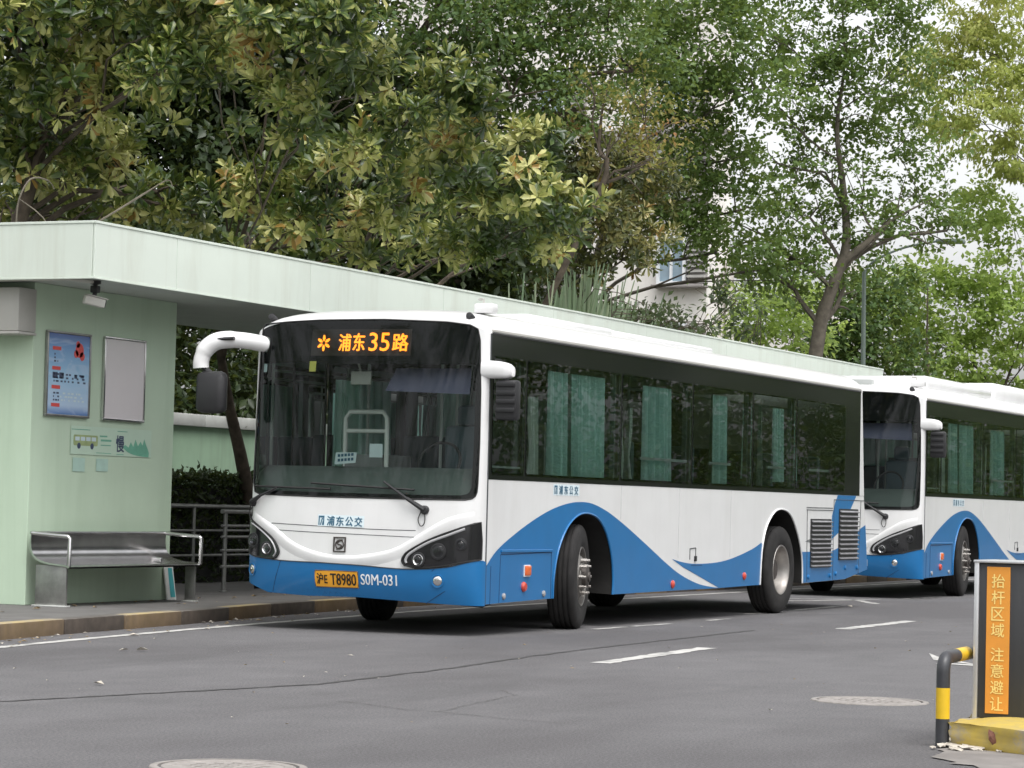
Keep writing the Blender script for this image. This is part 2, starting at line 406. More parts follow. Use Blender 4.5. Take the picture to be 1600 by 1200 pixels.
def make_bus(root):
    W = M['white']
    # ---------------- near side sheet metal
    outline = [(.335, .30)]+ARCH_F+[(5.5, .345)]+ARCH_R+[(11.3, .382), (12.27, .50), (12.15, 1.09), (12.06, 1.472), (.335, 1.472)]
    side_patch('side_panel', outline, W, root)
    bl = [(.337, .302)]+[(a, b+.001) for a, b in ARCH_F]+[(5.5, .346)]+WAVE[::-1]
    side_patch('livery_wave', bl, M['blue'], root, .003)
    w2 = smoothp([(5.12, .69), (5.45, .652), (5.8, .632), (6.32, .634), (6.75, .656), (7.16, .701), (7.71, .788), (8.035, .865)], 4)
    arch_part = [p for p in ARCH_R if p[0] < 8.09 and p[1] < .86][::-1]
    side_patch('livery_wave', w2+arch_part+[(6.62, .348), (5.45, .60), (5.25, .655)], M['blue'], root, .003)
    side_patch('livery_wave', [(9.575, .36), (11.3, .384), (12.268, .502), (12.148, 1.09), (11.85, 1.02), (11.0, .79), (10.72, .745), (9.86, .745), (9.50, .745), (9.53, .685)], M['blue'], root, .003)
    side_patch('livery_stripe', [(10.94, 1.47), (11.73, 1.47), (11.5, 1.3), (11.0, .985), (10.72, .9), (10.72, 1.2), (10.84, 1.375)], M['blue'], root, .003)
    side_patch('livery_accent', [(9.66, .875), (10.0, .93), (10.0, .85)], M['interior'], root, .003)
    # arch lips and liners
    for A in (ARCH_F, ARCH_R):
        MB().tube([(a, -.006, b) for a, b in A], .011, 6).build('arch_lip', M['blue'] if A is ARCH_F else W, root, 60)
        far = [(a, .78, b+.03) for a, b in A]; near = [(a, .004, b) for a, b in A]
        lm = MB().grid([near, far]); n = len(far)
        lm.add([p for p in far]+[(A[0][0], .78, .3), (A[-1][0], .78, .3)], [tuple(range(n))+(n+1, n)])
        lm.build('wheel_arch', M['dark'], root)
        MB().add([(a, 2.5-b_, c) for a, b_, c in near+far], [(i, i+1, n+i+1, n+i) for i in range(n-1)]).build('wheel_arch', M['dark'], root)
    side_patch('far_side_panel', [(1.75, .32)]+[p for p in ARCH_F]+[(5.5, .345)]+ARCH_R+[(11.3, .382), (12.27, .50), (12.15, 1.09), (12.06, 1.472), (1.75, 1.472)], W, root, 0, y=2.5)
    # chassis
    ch = MB()
    for a, b in ((.45, 1.88), (3.47, 7.97), (9.6, 11.3)): ch.box(a, b, .06, 2.44, .36, .75)
    ch.box(1.88, 3.47, .8, 1.7, .4, .8).box(7.97, 9.6, .8, 1.7, .4, .8).box(11.3, 12.1, .06, 2.44, .52, .9)
    ch.box(.5, 11.95, .03, 2.47, 1.272, 1.285)
    ch.build('chassis', M['dark'], root)
    ax = MB(); ax.tube([(2.66, .35, .5), (2.66, 2.15, .5)], .07, 10).tube([(8.85, .35, .5), (8.85, 2.15, .5)], .1, 10)
    ax.lathe([(.05, -.2), (.2, -.12), (.24, 0), (.2, .12), (.05, .2)], frame((8.85, 1.25, .5), (1, 0, 0)), 16)
    ax.build('axles', M['dark'], root, 40)
    # ---------------- side glazing: black border with one pane per opening
    def glazing(y, panes, x0):
        out = [(x0, 1.474), (12.055, 1.474), (11.895, 2.842), (x0, 2.842)]
        out = [(x0, 1.474), (11.86, 1.474), (11.84, 2.842), (x0, 2.842)]
        side_patch('window_frame', out, M['frit'], root, .004, [rrect(a+.02, b-.02, 1.54, 2.62, .04) for a, b in panes], y)
        for a, b in panes:
            side_patch('window', rrect(a, b, 1.52, 2.64, .04), M['glass_side'], root, .0075, (), y)
    P_ = [(.40, 1.13), (1.17, 3.54), (3.58, 5.62), (5.66, 7.62), (7.66, 9.2), (9.24, 11.2)]
    glazing(0.0, P_, .345)
    glazing(2.5, [(1.85, 3.54)]+P_[2:], 1.76)
    side_patch('rear_pillar', [(11.862, 1.474), (12.058, 1.474), (11.90, 2.842), (11.842, 2.842)], W, root, .004)
    side_patch('rear_pillar', [(11.862, 1.474), (12.058, 1.474), (11.90, 2.842), (11.842, 2.842)], W, root, .004, y=2.5)
    for a, b in ((3.66, 5.55), (5.74, 6.95), (7.74, 8.9), (9.3, 10.6)):
        MB().box(a+.5, b, .012, .03, 1.755, 1.785).build('window_rail', M['interior_l'], root)
    MB().box(.42, 1.10, .012, .03, 1.585, 1.605).build('window_rail', M['interior_l'], root)
    MB().box(1.085, 1.10, .012, .03, 1.55, 2.45).build('window_rail', M['seal'], root)
    # doors on the pavement side
    side_patch('door', [(.36, .36), (1.74, .36), (1.74, 2.83), (.36, 2.83)], M['black'], root, .004, [rrect(.40, 1.03, .6, 2.65), rrect(1.07, 1.70, .6, 2.65)], 2.5)
    for a, b in ((.39, 1.04), (1.06, 1.71)):
        side_patch('door_glass', rrect(a, b, .58, 2.67), M['glass_side'], root, .007, (), 2.5)
    # ---------------- roof
    ts = [math.copysign(1-(1-abs(s))**2.2, s) for s in np.linspace(-1, 1, 33)]
    def rz(t, h=.262): return 2.845+h*max(0, 1-abs(t)**3.3)**(1/3.3)
    rows = []
    for k in range(13):          # front cap
        th = math.pi/2*k/12; row = []
        for t in ts:
            y = 1.25-1.25*t
            zt = 2.985-.05*t*t-.09*abs(t)**9
            X0 = Xf(y, zt); xe = .95
            row.append((X0+(xe-X0)*(1-math.cos(th)), y, zt+(rz(t)-zt)*math.sin(th)))
        rows.append(row)
    for x in np.linspace(1.4, 11.7, 9): rows.append([(x, 1.25-1.25*t, rz(t)) for t in ts])
    rows.append([(11.86, 1.25-1.25*t, rz(t)-.02) for t in ts]); rows.append([(11.96, 1.25-1.24*t, 2.845+(rz(t)-2.845)*.4) for t in ts])
    rows.append([(11.90, 1.25-1.24*t, 2.80) for t in ts])
    MB().grid(rows).build('roof', W, root, 40)
    MB().box(.36, 11.84, -.012, .02, 2.838, 2.853).build('drip_rail', M['seal'], root)
    MB().box(.36, 11.86, -.009, .02, 2.860, 2.885, .004).build('drip_rail', M['beige'], root)
    # roof hatches / duct cover
    du = MB().box(2.1, 4.3, .42, 2.08, 3.08, 3.165, .03).box(4.34, 7.4, .42, 2.08, 3.08, 3.15, .03)
    du.build('roof_duct', W, root, 40)
    MB().box(.62, .76, .13, .33, 3.06, 3.155, .02).build('roof_box', W, root, 40)
    MB().tube([(.74, .28, 3.15), (.74, .28, 3.20), (.80, .36, 3.205)], .012, 6).build('aerial', M['beige'], root)
    # ---------------- rear
    rr = []
    for z, x in ((.5, 12.27), (1.09, 12.15), (1.472, 12.06), (2.845, 11.90)):
        rr.append([(x+.12*(1-abs(t)**3), 1.25-1.25*t, z) for t in np.linspace(-1, 1, 15)])
    MB().grid(rr).build('rear_panel', W, root, 40)
    # ---------------- front
    ztop = lambda y: 2.985-.05*((y-1.25)/1.25)**2-.09*abs((y-1.25)/1.25)**9
    topc = [(y, ztop(y)) for y in FY]                            # far... near ordered by y
    ws = [(.045, 1.42), (.048, 1.35), (.06, 1.31), (.085, 1.286), (.14, 1.274), (.3, 1.272), (.61, 1.27), (1.14, 1.271), (1.62, 1.272), (2.14, 1.28), (2.34, 1.285), (2.42, 1.31), (2.455, 1.40),
          (2.455, 2.0), (2.445, 2.6), (2.43, 2.90), (2.40, 2.938), (2.14, 2.957), (1.78, 2.972), (1.08, 2.974), (.41, 2.946), (.18, 2.918), (.105, 2.88), (.08, 2.78), (.055, 2.3), (.045, 1.8)]
    fo = [(0.0, .292), (.29, .302), (.6, .315), (1.2, .338), (1.76, .332), (2.2, .348), (2.5, .44)]+[(2.5, z) for z in np.arange(.6, 2.8, .1)]+topc[::-1]+[(0.0, z) for z in np.arange(2.7, .4, -.1)]
    front_patch('front_panel', fo, W, root, 0, [ws])
    front_patch('windscreen', ws, M['glass_front'], root, -.004)
    # black border inside the windscreen: header with the display, and edges
    hd = [(.06, 2.545), (1.2, 2.552), (2.44, 2.56), (2.43, 2.89), (2.40, 2.93), (2.14, 2.95), (1.78, 2.965), (1.08, 2.967), (.41, 2.94), (.18, 2.91), (.11, 2.87), (.085, 2.78)]
    front_patch('header_panel', hd, M['frit_in'], root, -.03)
    edge = [tuple(p) for p in ws]; cyz = (1.25, 2.05)
    inner = [(cyz[0]+(a-cyz[0])*.962, cyz[1]+(b-cyz[1])*.945) for a, b in edge]
    front_patch('windscreen_border', edge, M['frit_in'], root, -.008, [inner])
    # windscreen rubber
    MB().tube([fpt(a, b, .001) for a, b in dense(ws, .05)]+[fpt(*ws[0], .001)], .007, 5, False).build('windscreen_seal', M['seal'], root, 60)
    # destination display
    bd = front_patch('display_board', [(.78, 2.63), (1.86, 2.63), (1.86, 2.885), (.78, 2.885)], M['ledboard'], root, -.022)
    def led(V, F, cy, cz): front_decal('display_glyph', V, F, M['led'], bd, cy, cz, -.016)
    for s, a, b, z0, z1 in (('浦', 1.555, 1.425, 2.676, 2.838), ('东', 1.40, 1.275, 2.676, 2.845), ('35', 1.228, 1.01, 2.674, 2.85), ('路', .975, .81, 2.674, 2.84)):
        V, F = text_fit(s, a-b, z1-z0, .030 if s != '35' else .012); led(V, F, (a+b)/2, (z0+z1)/2)
    fl = MB(); V = []; F = []
    for k in range(6):
        a = R_(90+60*k); n0 = len(V)
        for rr_, ww in ((.018, .006), (.045, .016), (.078, .008)):
            V += [(rr_*math.cos(a)-ww*math.sin(a), rr_*math.sin(a)+ww*math.cos(a)), (rr_*math.cos(a)+ww*math.sin(a), rr_*math.sin(a)-ww*math.cos(a))]
        F += [(n0, n0+1, n0+3, n0+2), (n0+2, n0+3, n0+5, n0+4)]
    led([(a*.95, b, 0) for a, b in V], F, 1.722, 2.752)
    # bumper
    bt = [(0.0, .70), (.02, .712), (.16, .676), (.27, .646), (.51, .620), (.77, .616), (1.17, .636), (1.59, .648), (2.03, .655), (2.36, .68), (2.5, .72)]
    bp = [(0.0, .288), (.29, .298), (.6, .311), (1.2, .336), (1.76, .330), (2.2, .346), (2.5, .44)]+smoothp(bt[::-1], 3)
    bo = front_patch('bumper', bp, M['blue'], root, .008)
    low = [(0.0, .288), (.29, .298), (.6, .311), (1.2, .336), (1.76, .330), (2.2, .346), (2.5, .44)]
    lw = dense(low+low[-1:], .06); lw = [p for p in lw if p[0] <= 2.5]; lw.sort()
    MB().grid([[fpt(y, z, .008) for y, z in lw], [fpt(y, z-.02, -.03) for y, z in lw], [Vector((.55, y, z+.02)) for y, z in lw]]).build('bumper_lip', M['dark'], bo, 40)
    MB().tube([fpt(y, z, .0085) for y, z in smoothp(bt[1:-1], 4)], .005, 5).build('bumper_gap', M['seam'], bo)
    for a, b in (((2.03, .65), (2.14, .36)), ((.50, .30), (.30, .42)), ((.40, .62), (.42, .60))):
        MB().tube([fpt(a[0]+(b[0]-a[0])*k/6, a[1]+(b[1]-a[1])*k/6, .008) for k in range(7)], .0035, 4).build('bumper_seam', M['seamblue'], bo)
    # fog lamps in the bumper
    for y, z in ((2.40, .557), (.365, .512)):
        n = fnormal(y, z); p = fpt(y, z, .008)
        rg = MB().lathe([(.062, .0), (.06, .008), (.048, .006), (.046, -.0)], frame(p, n), 24).build('fog_lamp', M['blue'], root, 40)
        m = MB(); disc_lamp(m, p-n*.003, n, .043, .012); m.build('lamp_lens', M['chrome'], rg, 50)
    # crease under the bonnet: raised smile-shaped band
    sw = smoothp([(2.44, 1.115), (2.30, 1.055), (2.12, .965), (1.88, .82), (1.59, .733), (1.31, .712), (1.04, .738), (.78, .804), (.52, .955), (.29, 1.09), (.06, 1.155)], 6)
    rows = [[], [], [], [], []]
    for i, (y, z) in enumerate(sw):
        a = sw[max(0, i-1)]; b = sw[min(len(sw)-1, i+1)]; dy, dz = b[0]-a[0], b[1]-a[1]; L = math.hypot(dy, dz); ny, nz = dz/L, -dy/L
        if nz > 0: ny, nz = -ny, -nz
        fade = min(1, i/8, (len(sw)-1-i)/8)
        for k, (s_, h) in enumerate(((-.012, -.002), (0.0, .010), (.03, .012), (.07, .006), (.11, -.002))):
            yy, zz = y+ny*s_, z+nz*s_
            rows[k].append(fpt(min(2.49, max(.01, yy)), zz, h*fade+(.002 if 0 < k < 4 else 0)))
    MB().grid(rows).build('front_crease', W, root, 55)
    for ln in ([(2.28, .951), (1.74, .935), (1.18, .925), (.52, .913)], [(2.16, 1.009), (1.6, .993), (1.05, .978), (.59, .977)]):
        MB().tube([fpt(y, z, -.0005) for y, z in smoothp(ln, 6)], .0035, 5).build('front_seam', M['seam'], root)
    # headlights
    for far in (0, 1):
        if not far:
            pl = smoothp([(.69, .650), (.715, .69), (.70, .735), (.65, .785), (.46, .893), (.22, .992), (.02, 1.07)], 4)+[(.012, .9)]+smoothp([(.012, .722), (.16, .688), (.33, .650), (.58, .628)], 3)
            st = [(.668, .672), (.675, .705), (.63, .765), (.46, .867), (.28, .940), (.13, 1.005)]; lamps = [(.55, .705, .06), (.36, .787, .066), (.16, .859, .05)]
        else:
            pl = smoothp([(2.12, .670), (2.075, .685), (2.045, .735), (2.08, .809), (2.15, .88), (2.28, .958), (2.40, 1.02), (2.488, 1.06)], 4)+[(2.488, .9)]+smoothp([(2.488, .735), (2.41, .695), (2.25, .675)], 3)
            st = [(2.11, .69), (2.085, .735), (2.12, .81), (2.18, .868), (2.30, .945), (2.42, 1.0)]; lamps = [(2.2, .762, .06), (2.385, .837, .064)]
        hl = front_patch('headlight', pl, M['black_gloss'], root, .012, (), .03)
        MB().tube([fpt(a, b, .012) for a, b in pl]+[fpt(*pl[0], .012)], .008, 5, False).build('headlight_seal', M['seal'], hl, 60)
        MB().tube([fpt(a, b, .012) for a, b in smoothp(st, 6)], .013, 8, True, .7).build('light_strip', M['grey_strip'], hl, 50)
        for i, (a, b, r) in enumerate(lamps):
            n = (fnormal(a, b)*.7+Vector((-.5, 0, 0))).normalized(); p = fpt(a, b, .010)
            MB().lathe([(r*1.2, 0), (r*1.15, .012), (r*.95, .014), (r*.84, .002)], frame(p, n), 28).build('lamp_ring', M['black'], hl, 40)
            m = MB().lathe([(r*.86, .003), (r*.82, .004), (r*.66, -.004), (r*.35, -.012), (.001, -.014)], frame(p+n*.008, n), 28); m.build('reflector', M['chrome'] if i == 0 else M['reflector_dark'], hl, 60)
            if i != 1: disc_lamp(m2 := MB(), p+n*.0, n, r*.62, .016)
            else: disc_lamp(m2 := MB(), p, n, r*.86, .014)
            m2.build('lamp_lens', M['lens'], hl, 60)
    # number plate
    pl = front_patch('number_plate', rrect(1.168, 1.635, .420, .578, .012), M['yellow_plate'], root, .016)
    V, F = text_fit('沪E', .115, .10, .03); front_decal('plate_lettering', V, F, M['ink_black'], pl, 1.555, .5, .0185)
    V, F = text_fit('T8980', .275, .105, .03); front_decal('plate_lettering', V, F, M['ink_black'], pl, 1.327, .498, .0185)
    MB().tube([fpt(a, b, .017) for a, b in rrect(1.172, 1.631, .424, .574, .012)]+[fpt(1.631, .574, .017)], .003, 4, False).build('plate_rim', M['ink_black'], pl)
    V, F = text_fit('S0M-031', .375, .098, .025); front_decal('fleet_number', V, F, M['ink_white'], root, .955, .505, .0105)
    # emblem: square badge with a ring and a slanting stroke
    em = MB(); cy, cz, h = 1.375, .824, .072
    for a0, a1, b0, b1 in ((-h*.92, h*.92, h-.012, h), (-h*.92, h*.92, -h, -h+.012), (-h*.92, -h*.92+.012, -h+.012, h-.012), (h*.92-.012, h*.92, -h+.012, h-.012)):
        em.prism([(a0, b0), (a1, b0), (a1, b1), (a0, b1)], lambda a, b, d: fpt(cy-a, cz+b, d), .002, .012)
    em.tube([fpt(cy-.042*math.cos(R_(a)), cz+.042*math.sin(R_(a)), .006) for a in range(0, 361, 20)], .0065, 6, False)
    em.tube([fpt(cy-a, cz+b, .008) for a, b in smoothp([(.03, .045), (-.012, .028), (-.02, .005), (.018, -.006), (.014, -.026), (-.03, -.045)], 5)], .0075, 6)
    em.build('emblem', M['hub'], root, 50)
    # operator lettering on a pale sticker
    st = front_patch('operator_sticker', [(1.125, .99), (1.625, .994), (1.625, 1.104), (1.125, 1.098)], M['sticker'], root, .0025, (), .06)
    def opmark(w_, h_): # round-cornered mark with slanting bars
        V = []; F = []
        for q in ([(-.5, -.5), (-.3, -.5), (-.3, .5), (-.5, .5)], [(.3, -.5), (.5, -.5), (.5, .5), (.3, .5)], [(-.3, .3), (.3, .3), (.3, .5), (-.3, .5)], [(-.25, -.5), (-.05, -.5), (.25, .25), (.05, .25)], [(.1, -.5), (.3, -.5), (.3, -.1), (.22, -.1)]):
            n0 = len(V); V += [(a*w_, b*h_) for a, b in q]; F.append((n0, n0+1, n0+2, n0+3))
        return V, F
    V, F = opmark(.062, .088); front_decal('operator_mark', V, F, M['ink_teal'], st, 1.585, 1.048, .004)
    for k, s in enumerate('浦东公交'):
        V, F = text_fit(s, .08, .088, .04); front_decal('operator_lettering', V, F, M['ink_teal'], st, 1.482-.099*k, 1.046-.001*k, .004)
    s2 = side_patch('operator_sticker', [(1.86, 1.345), (2.51, 1.345), (2.51, 1.455), (1.86, 1.455)], M['sticker'], root, .002)
    V, F = opmark(.075, .085); MB().add([(1.92+a, -.004, 1.40+b) for a, b in V], F).build('operator_mark', M['ink_teal'], s2)
    for k, s in enumerate('浦东公交'):
        V, F = text_fit(s, .09, .085, .05); MB().add([(2.045+.128*k+a, -.004-c_, 1.40+b) for a, b, c_ in V], F).build('operator_lettering', M['ink_teal'], s2)
    # clearance lamps on the roof edge
    for y, z in ((2.36, 3.008), (.22, 3.006)):
        x = .30 if y > 1 else .30
        m = MB().lathe([(.034, -.05), (.034, .02), (.028, .032), (.001, .036)], frame((x+.02, y, z), (-1, .0, .35)), 16)
        m.build('clearance_lamp', M['black'], root, 40)
    # wipers
    for pv, ae, bl0, bl1 in (((.51, 1.171), (.93, 1.425), (1.72, 1.40), (.62, 1.355)), ((2.42, 1.205), (2.10, 1.345), (2.40, 1.36), (1.5, 1.345))):
        arm = MB(); q0 = fpt(*pv, .03)
        arm.lathe([(.045, -.03), (.042, .012), (.03, .025), (.001, .027)], frame(fpt(*pv, .012), fnormal(*pv)), 14)
        k1 = (pv[0]+(ae[0]-pv[0])*.4, pv[1]+(ae[1]-pv[1])*.4)
        arm.tube([q0, fpt(*k1, .05)], [.026, .018], 8).tube([fpt(*k1, .05), fpt(*ae, .035)], [.014, .010], 6)
        wp = arm.build('wiper', M['black'], root, 40)
        MB().tube([fpt(bl0[0]+(bl1[0]-bl0[0])*k/10, bl0[1]+(bl1[1]-bl0[1])*k/10, .018) for k in range(11)], .010, 5).build('wiper_blade', M['seal'], wp)
        MB().tube([fpt(pv[0]+a, pv[1]+b, .02) for a, b in smoothp([(.03, -.02), (.055, -.09), (.03, -.15), (.0, -.14), (-.012, -.09), (0.0, -.02)], 4)], .005, 5).build('washer_hose', M['seal'], wp)
    # ---------------- mirrors
    ar = MB()
    ar.tube(smoothp([(.30, 2.40, 2.74), (.16, 2.52, 2.765), (.05, 2.66, 2.775), (-.03, 2.78, 2.75), (-.07, 2.87, 2.67), (-.085, 2.905, 2.56), (-.085, 2.905, 2.49)], 5), [.080]*10+[.086]*12+[.078]*9, 14)
    fa = ar.build('mirror_arm', W, root, 50)
    MB().tube([(-.025, 2.58, 2.782), (-.062, 2.74, 2.772)], .036, 10, True, .5).build('arm_slot', M['black'], fa, 50)
    fm = MB().box(-.17, -.02, 2.61, 2.93, 2.05, 2.46, .065).build('mirror', M['black'], fa, 45)
    MB().box(-.022, -.014, 2.65, 2.90, 2.09, 2.42).build('mirror_glass', M['mirror_glass'], fm)
    MB().tube([(-.08, 2.88, 2.50), (-.08, 2.80, 2.44)], .03, 8).build('mirror_joint', M['black'], fa)
    nb = MB(); rows = []
    for k in range(9):
        t = k/8; s_ = math.sqrt(max(0, 1-(t*1.0)**4))*.5+.5 if k < 8 else .55
        y = .06-.29*t; cx, cz = .33+.02*t, 2.505-.02*t*t
        rows.append([(cx+.085*s_*math.copysign(abs(math.cos(a))**.6, math.cos(a)), y, cz+.085*s_*math.copysign(abs(math.sin(a))**.6, math.sin(a))) for a in [2*math.pi*i/20 for i in range(21)]])
    nb.grid(rows); nb.f.append(tuple(range(8*21, 8*21+20)))
    na = nb.build('mirror_arm', W, root, 50)
    nm = MB().box(.28, .40, -.30, -.075, 2.03, 2.405, .03).build('mirror', M['black'], na, 45)
    for z in (2.10, 2.18, 2.26, 2.34): MB().box(.266, .284, -.285, -.09, z, z+.045, .008).build('mirror_rib', M['louvre'], nm, 40)
    MB().box(.398, .404, -.285, -.09, 2.05, 2.385).build('mirror_glass', M['mirror_glass'], nm)
    MB().tube([(.34, -.15, 2.45), (.34, -.17, 2.39)], .028, 8).build('mirror_joint', M['black'], na)
    # ---------------- side furniture
    MB().box(.325, .345, -.0045, .01, .295, 2.84).build('corner_seam', M['seam'], root)
    def seam(pts, mat='seam', r=.004): MB().tube([(a, -.0035, b) for a, b in pts], r, 4).build('side_seam', M[mat], root)
    for xs_ in (3.62, 5.30, 6.95): seam([(xs_, .70 if xs_ > 4 else 1.12), (xs_, 1.465)], 'soft_seam', .0022)
    seam([(.44, .30), (.445, .66)], 'seamblue'); seam([(.655, .765), (.64, .31)], 'seamblue'); seam([(1.845, .783), (1.85, .33)], 'seamblue'); seam([(.66, .765), (1.845, .783)], 'seamblue')
    MB().box(.66, 1.86, -.016, -.002, .785, .812, .004).build('hatch_hinge', M['blue'], root)
    lp = MB().box(1.20, 1.325, -.03, -.002, .56, .655, .008).build('side_lamp', M['amber'], root, 40)
    MB().box(1.195, 1.33, -.014, -.001, .55, .662).build('lamp_base', M['ink_white'], lp)
    MB().lathe([(.05, 0), (.05, .012), (.036, .028), (.001, .032)], frame((1.195, -.002, .452), (0, -1, 0)), 14).build('side_lamp', M['red'], root, 40)
    for a, b in ((.74, .37), (1.67, .378)):
        MB().lathe([(.03, 0), (.03, .014), (.016, .02), (.001, .02)], frame((a, -.003, b), (0, -1, 0)), 8).build('hatch_lock', M['grey_strip'], root)
    for a, b in ((5.14, .414), (7.44, .474)):
        MB().lathe([(.045, 0), (.045, .012), (.03, .024), (.001, .028)], frame((a, -.003, b), (0, -1, 0)), 12).build('side_marker', M['red'], root, 40)
    fp = MB().tube([(5.66, -.002, .68), (5.66, -.002, .80), (5.84, -.002, .81), (5.84, -.002, .68)], .006, 4).build('filler_flap', M['seam'], root)
    MB().box(5.80, 5.85, -.02, 0, .66, .72, .006).build('flap_catch', M['black'], fp)
    seam([(5.7, .62), (6.05, .615)], 'seamblue')
    # engine bay grilles with separate slats
    seam([(9.70, 1.30), (10.75, 1.30)]); seam([(9.70, 1.27), (10.75, 1.27)]); seam([(9.745, .37), (9.72, 1.27)]); seam([(10.78, .385), (10.79, 1.41)]); seam([(11.86, .45), (11.93, 1.40)]); seam([(10.8, 1.41), (12.07, 1.41)])
    for a, b, z0, z1, n in ((9.86, 10.68, .546, 1.158, 11), (11.0, 11.8, .632, 1.294, 11)):
        g = MB().box(a, b, -.010, -.002, z0, z1).build('engine_grille', M['louvre'], root)
        for k in range(n):
            z = z0+(z1-z0)*(k+.5)/n; h = (z1-z0)/n
            MB().add([(a+.02, -.012, z-h*.1), (b-.02, -.012, z-h*.1), (b-.02, -.034, z-h*.34), (a+.02, -.034, z-h*.34), (a+.02, -.012, z+h*.12), (b-.02, -.012, z+h*.12), (b-.02, -.040, z-h*.16), (a+.02, -.040, z-h*.16)],
                     [(0, 1, 2, 3), (4, 7, 6, 5), (3, 2, 6, 7), (0, 3, 7, 4), (1, 5, 6, 2), (0, 4, 5, 1)]).build('slat', M['slat'], g)
    for a, b in ((9.8, .43), (10.66, .44), (10.9, .46), (11.3, .53), (11.8, .53)):
        MB().lathe([(.03, 0), (.03, .012), (.018, .02), (.001, .02)], frame((a, -.003, b), (0, -1, 0)), 8).build('hatch_lock', M['blue'], root)
    # ---------------- inside
    MB().box(.9, 11.8, .06, 2.44, 2.80, 2.83).build('ceiling', M['interior_l'], root)
    ys = FY[2:-2]
    MB().grid([[Vector((Xf(y, z)+d, y, z)) for y in ys] for z, d in ((1.26, .03), (1.38, .05), (1.50, .12), (1.57, .30), (1.57, .75), (1.25, .8))]).build('dashboard', M['dash'], root, 50)
    MB().tube([(.55+.21*.45*math.sin(a), .62+.22*math.cos(a), 1.62+.2*math.sin(a)) for a in [2*math.pi*k/24 for k in range(25)]], .016, 6, False).build('steering_wheel', M['black'], root)
    ds = MB().box(1.12, 1.26, .38, .86, 1.3, 2.0, .05).box(1.15, 1.24, .5, .74, 2.0, 2.2, .04); ds.build('driver_seat', M['seat'], root, 45)
    MB().box(1.75, 1.79, .06, 1.0, 1.28, 2.05).build('partition', M['interior'], root)
    MB().tube([(1.0, 1.42, 1.30), (1.0, 1.42, 2.06), (1.0, 1.47, 2.12), (1.0, 1.83, 2.12), (1.0, 1.88, 2.06), (1.0, 1.88, 1.30)], .024, 8).tube([(1.0, 1.42, 1.93), (1.0, 1.88, 1.93)], .022, 8).build('handrail', M['handrail_w'], root, 50)
    for x, y in ((1.55, 1.10), (1.8, 1.05), (1.6, 1.95), (3.6, .75), (5.6, .75), (7.6, .75), (3.6, 1.75), (5.6, 1.75)):
        MB().tube([(x, y, 1.28), (x, y, 2.8)], .017, 6).build('handrail', M['interior_l'], root)
    for y in (.75, 1.75): MB().tube([(2, y, 2.58), (11.5, y, 2.58)], .016, 6).build('handrail', M['interior_l'], root)
    MB().box(.98, 1.6, 1.45, 1.9, 1.28, 1.7).build('front_box_seat', M['interior'], root)
    s_me = MB().box(-.05, .05, -.21, .21, 1.28, 1.95, .03).mesh('seat', M['seat'], 40)
    for r in range(9):
        for y in (.32, .78, 1.72, 2.18):
            if r < 1 and y < 1: continue
            o = bpy.data.objects.new('seat', s_me); o.location = (3.3+.9*r, y, 0); link(o, root)
    def curtain(x0, x1, z0, z1, y, pitch=.085, mat='teal', taper=0):
        rg = random.Random(int(x0*100)); n = max(6, int((x1-x0)/pitch))*6; ph = rg.uniform(0, 6)
        f = lambda u, a: y+.034*math.sin(2*math.pi*u/pitch+1.3*math.sin(u*9+ph)+ph)*a+.012*math.sin(u*31+ph)
        rows = []
        for t in (0, .12, .35, .7, 1):
            z = z0+(z1-z0)*t; sh = taper*(.28*math.sin(math.pi*min(1, t*1.4)))
            rows.append([(x0+(x1-x0)*(k/n)*(1-abs(sh))+sh*.2, f((x1-x0)*k/n, 1.2-.6*t), z) for k in range(n+1)])
        MB().grid(rows).build('curtain', M[mat], root, 60)
    for a in ((1.93, 2.36, 1.50, 2.58, .12), (2.46, 3.42, 1.50, 2.58, .12), (4.45, 5.30, 1.52, 2.56, .12), (6.55, 7.10, 1.54, 2.56, .12), (7.72, 7.98, 1.62, 2.5, .12), (8.70, 9.1, 1.6, 2.5, .12), (9.35, 9.55, 1.62, 2.5, .12),
              (2.2, 2.9, 1.5, 2.5, 2.38), (4.6, 5.5, 1.5, 2.5, 2.38), (6.7, 7.5, 1.5, 2.5, 2.38), (8.5, 9.1, 1.5, 2.5, 2.38)): curtain(*a)
    for x0, w_, tp in ((1.42, .2, 1), (3.70, .11, 1), (3.98, .12, -1), (5.70, .13, .6), (8.15, .1, .4)): curtain(x0, x0+w_, 1.5, 2.3 if x0 < 5 else 2.5, .10, .06, 'pale_cloth', tp)
    for x in (1.15, 3.56, 5.64, 7.64, 9.22):
        MB().box(x-.07, x+.07, .04, .09, 1.47, 2.7).build('pillar', M['interior'], root)
        if x > 2: MB().box(x-.07, x+.07, 2.41, 2.46, 1.47, 2.7).build('pillar', M['interior'], root)
    # behind the windscreen
    MB().box(.40, .43, 1.30, 1.52, 2.36, 2.49, .01).tube([(.42, 1.42, 2.49), (.40, 1.45, 2.6)], .012, 6).build('inside_mirror', M['beige'], root, 40)
    MB().grid([[(.45, .25, 2.52), (.45, 1.05, 2.52)], [(.36, .22, 2.27), (.36, 1.12, 2.30)]]).build('sun_visor', M['visor'], root)
    nk = front_patch('windscreen_sticker', [(1.785, 2.475), (1.86, 2.475), (1.86, 2.575), (1.785, 2.575)], M['sticker_y'], root, -.012)
    front_patch('windscreen_sticker', [(2.36, 2.47), (2.42, 2.47), (2.42, 2.55), (2.36, 2.55)], M['sticker'], root, -.012)
    MB().box(.30, .305, 1.10, 1.24, 1.66, 1.79).build('notice_card', M['sticker'], root)
    return root

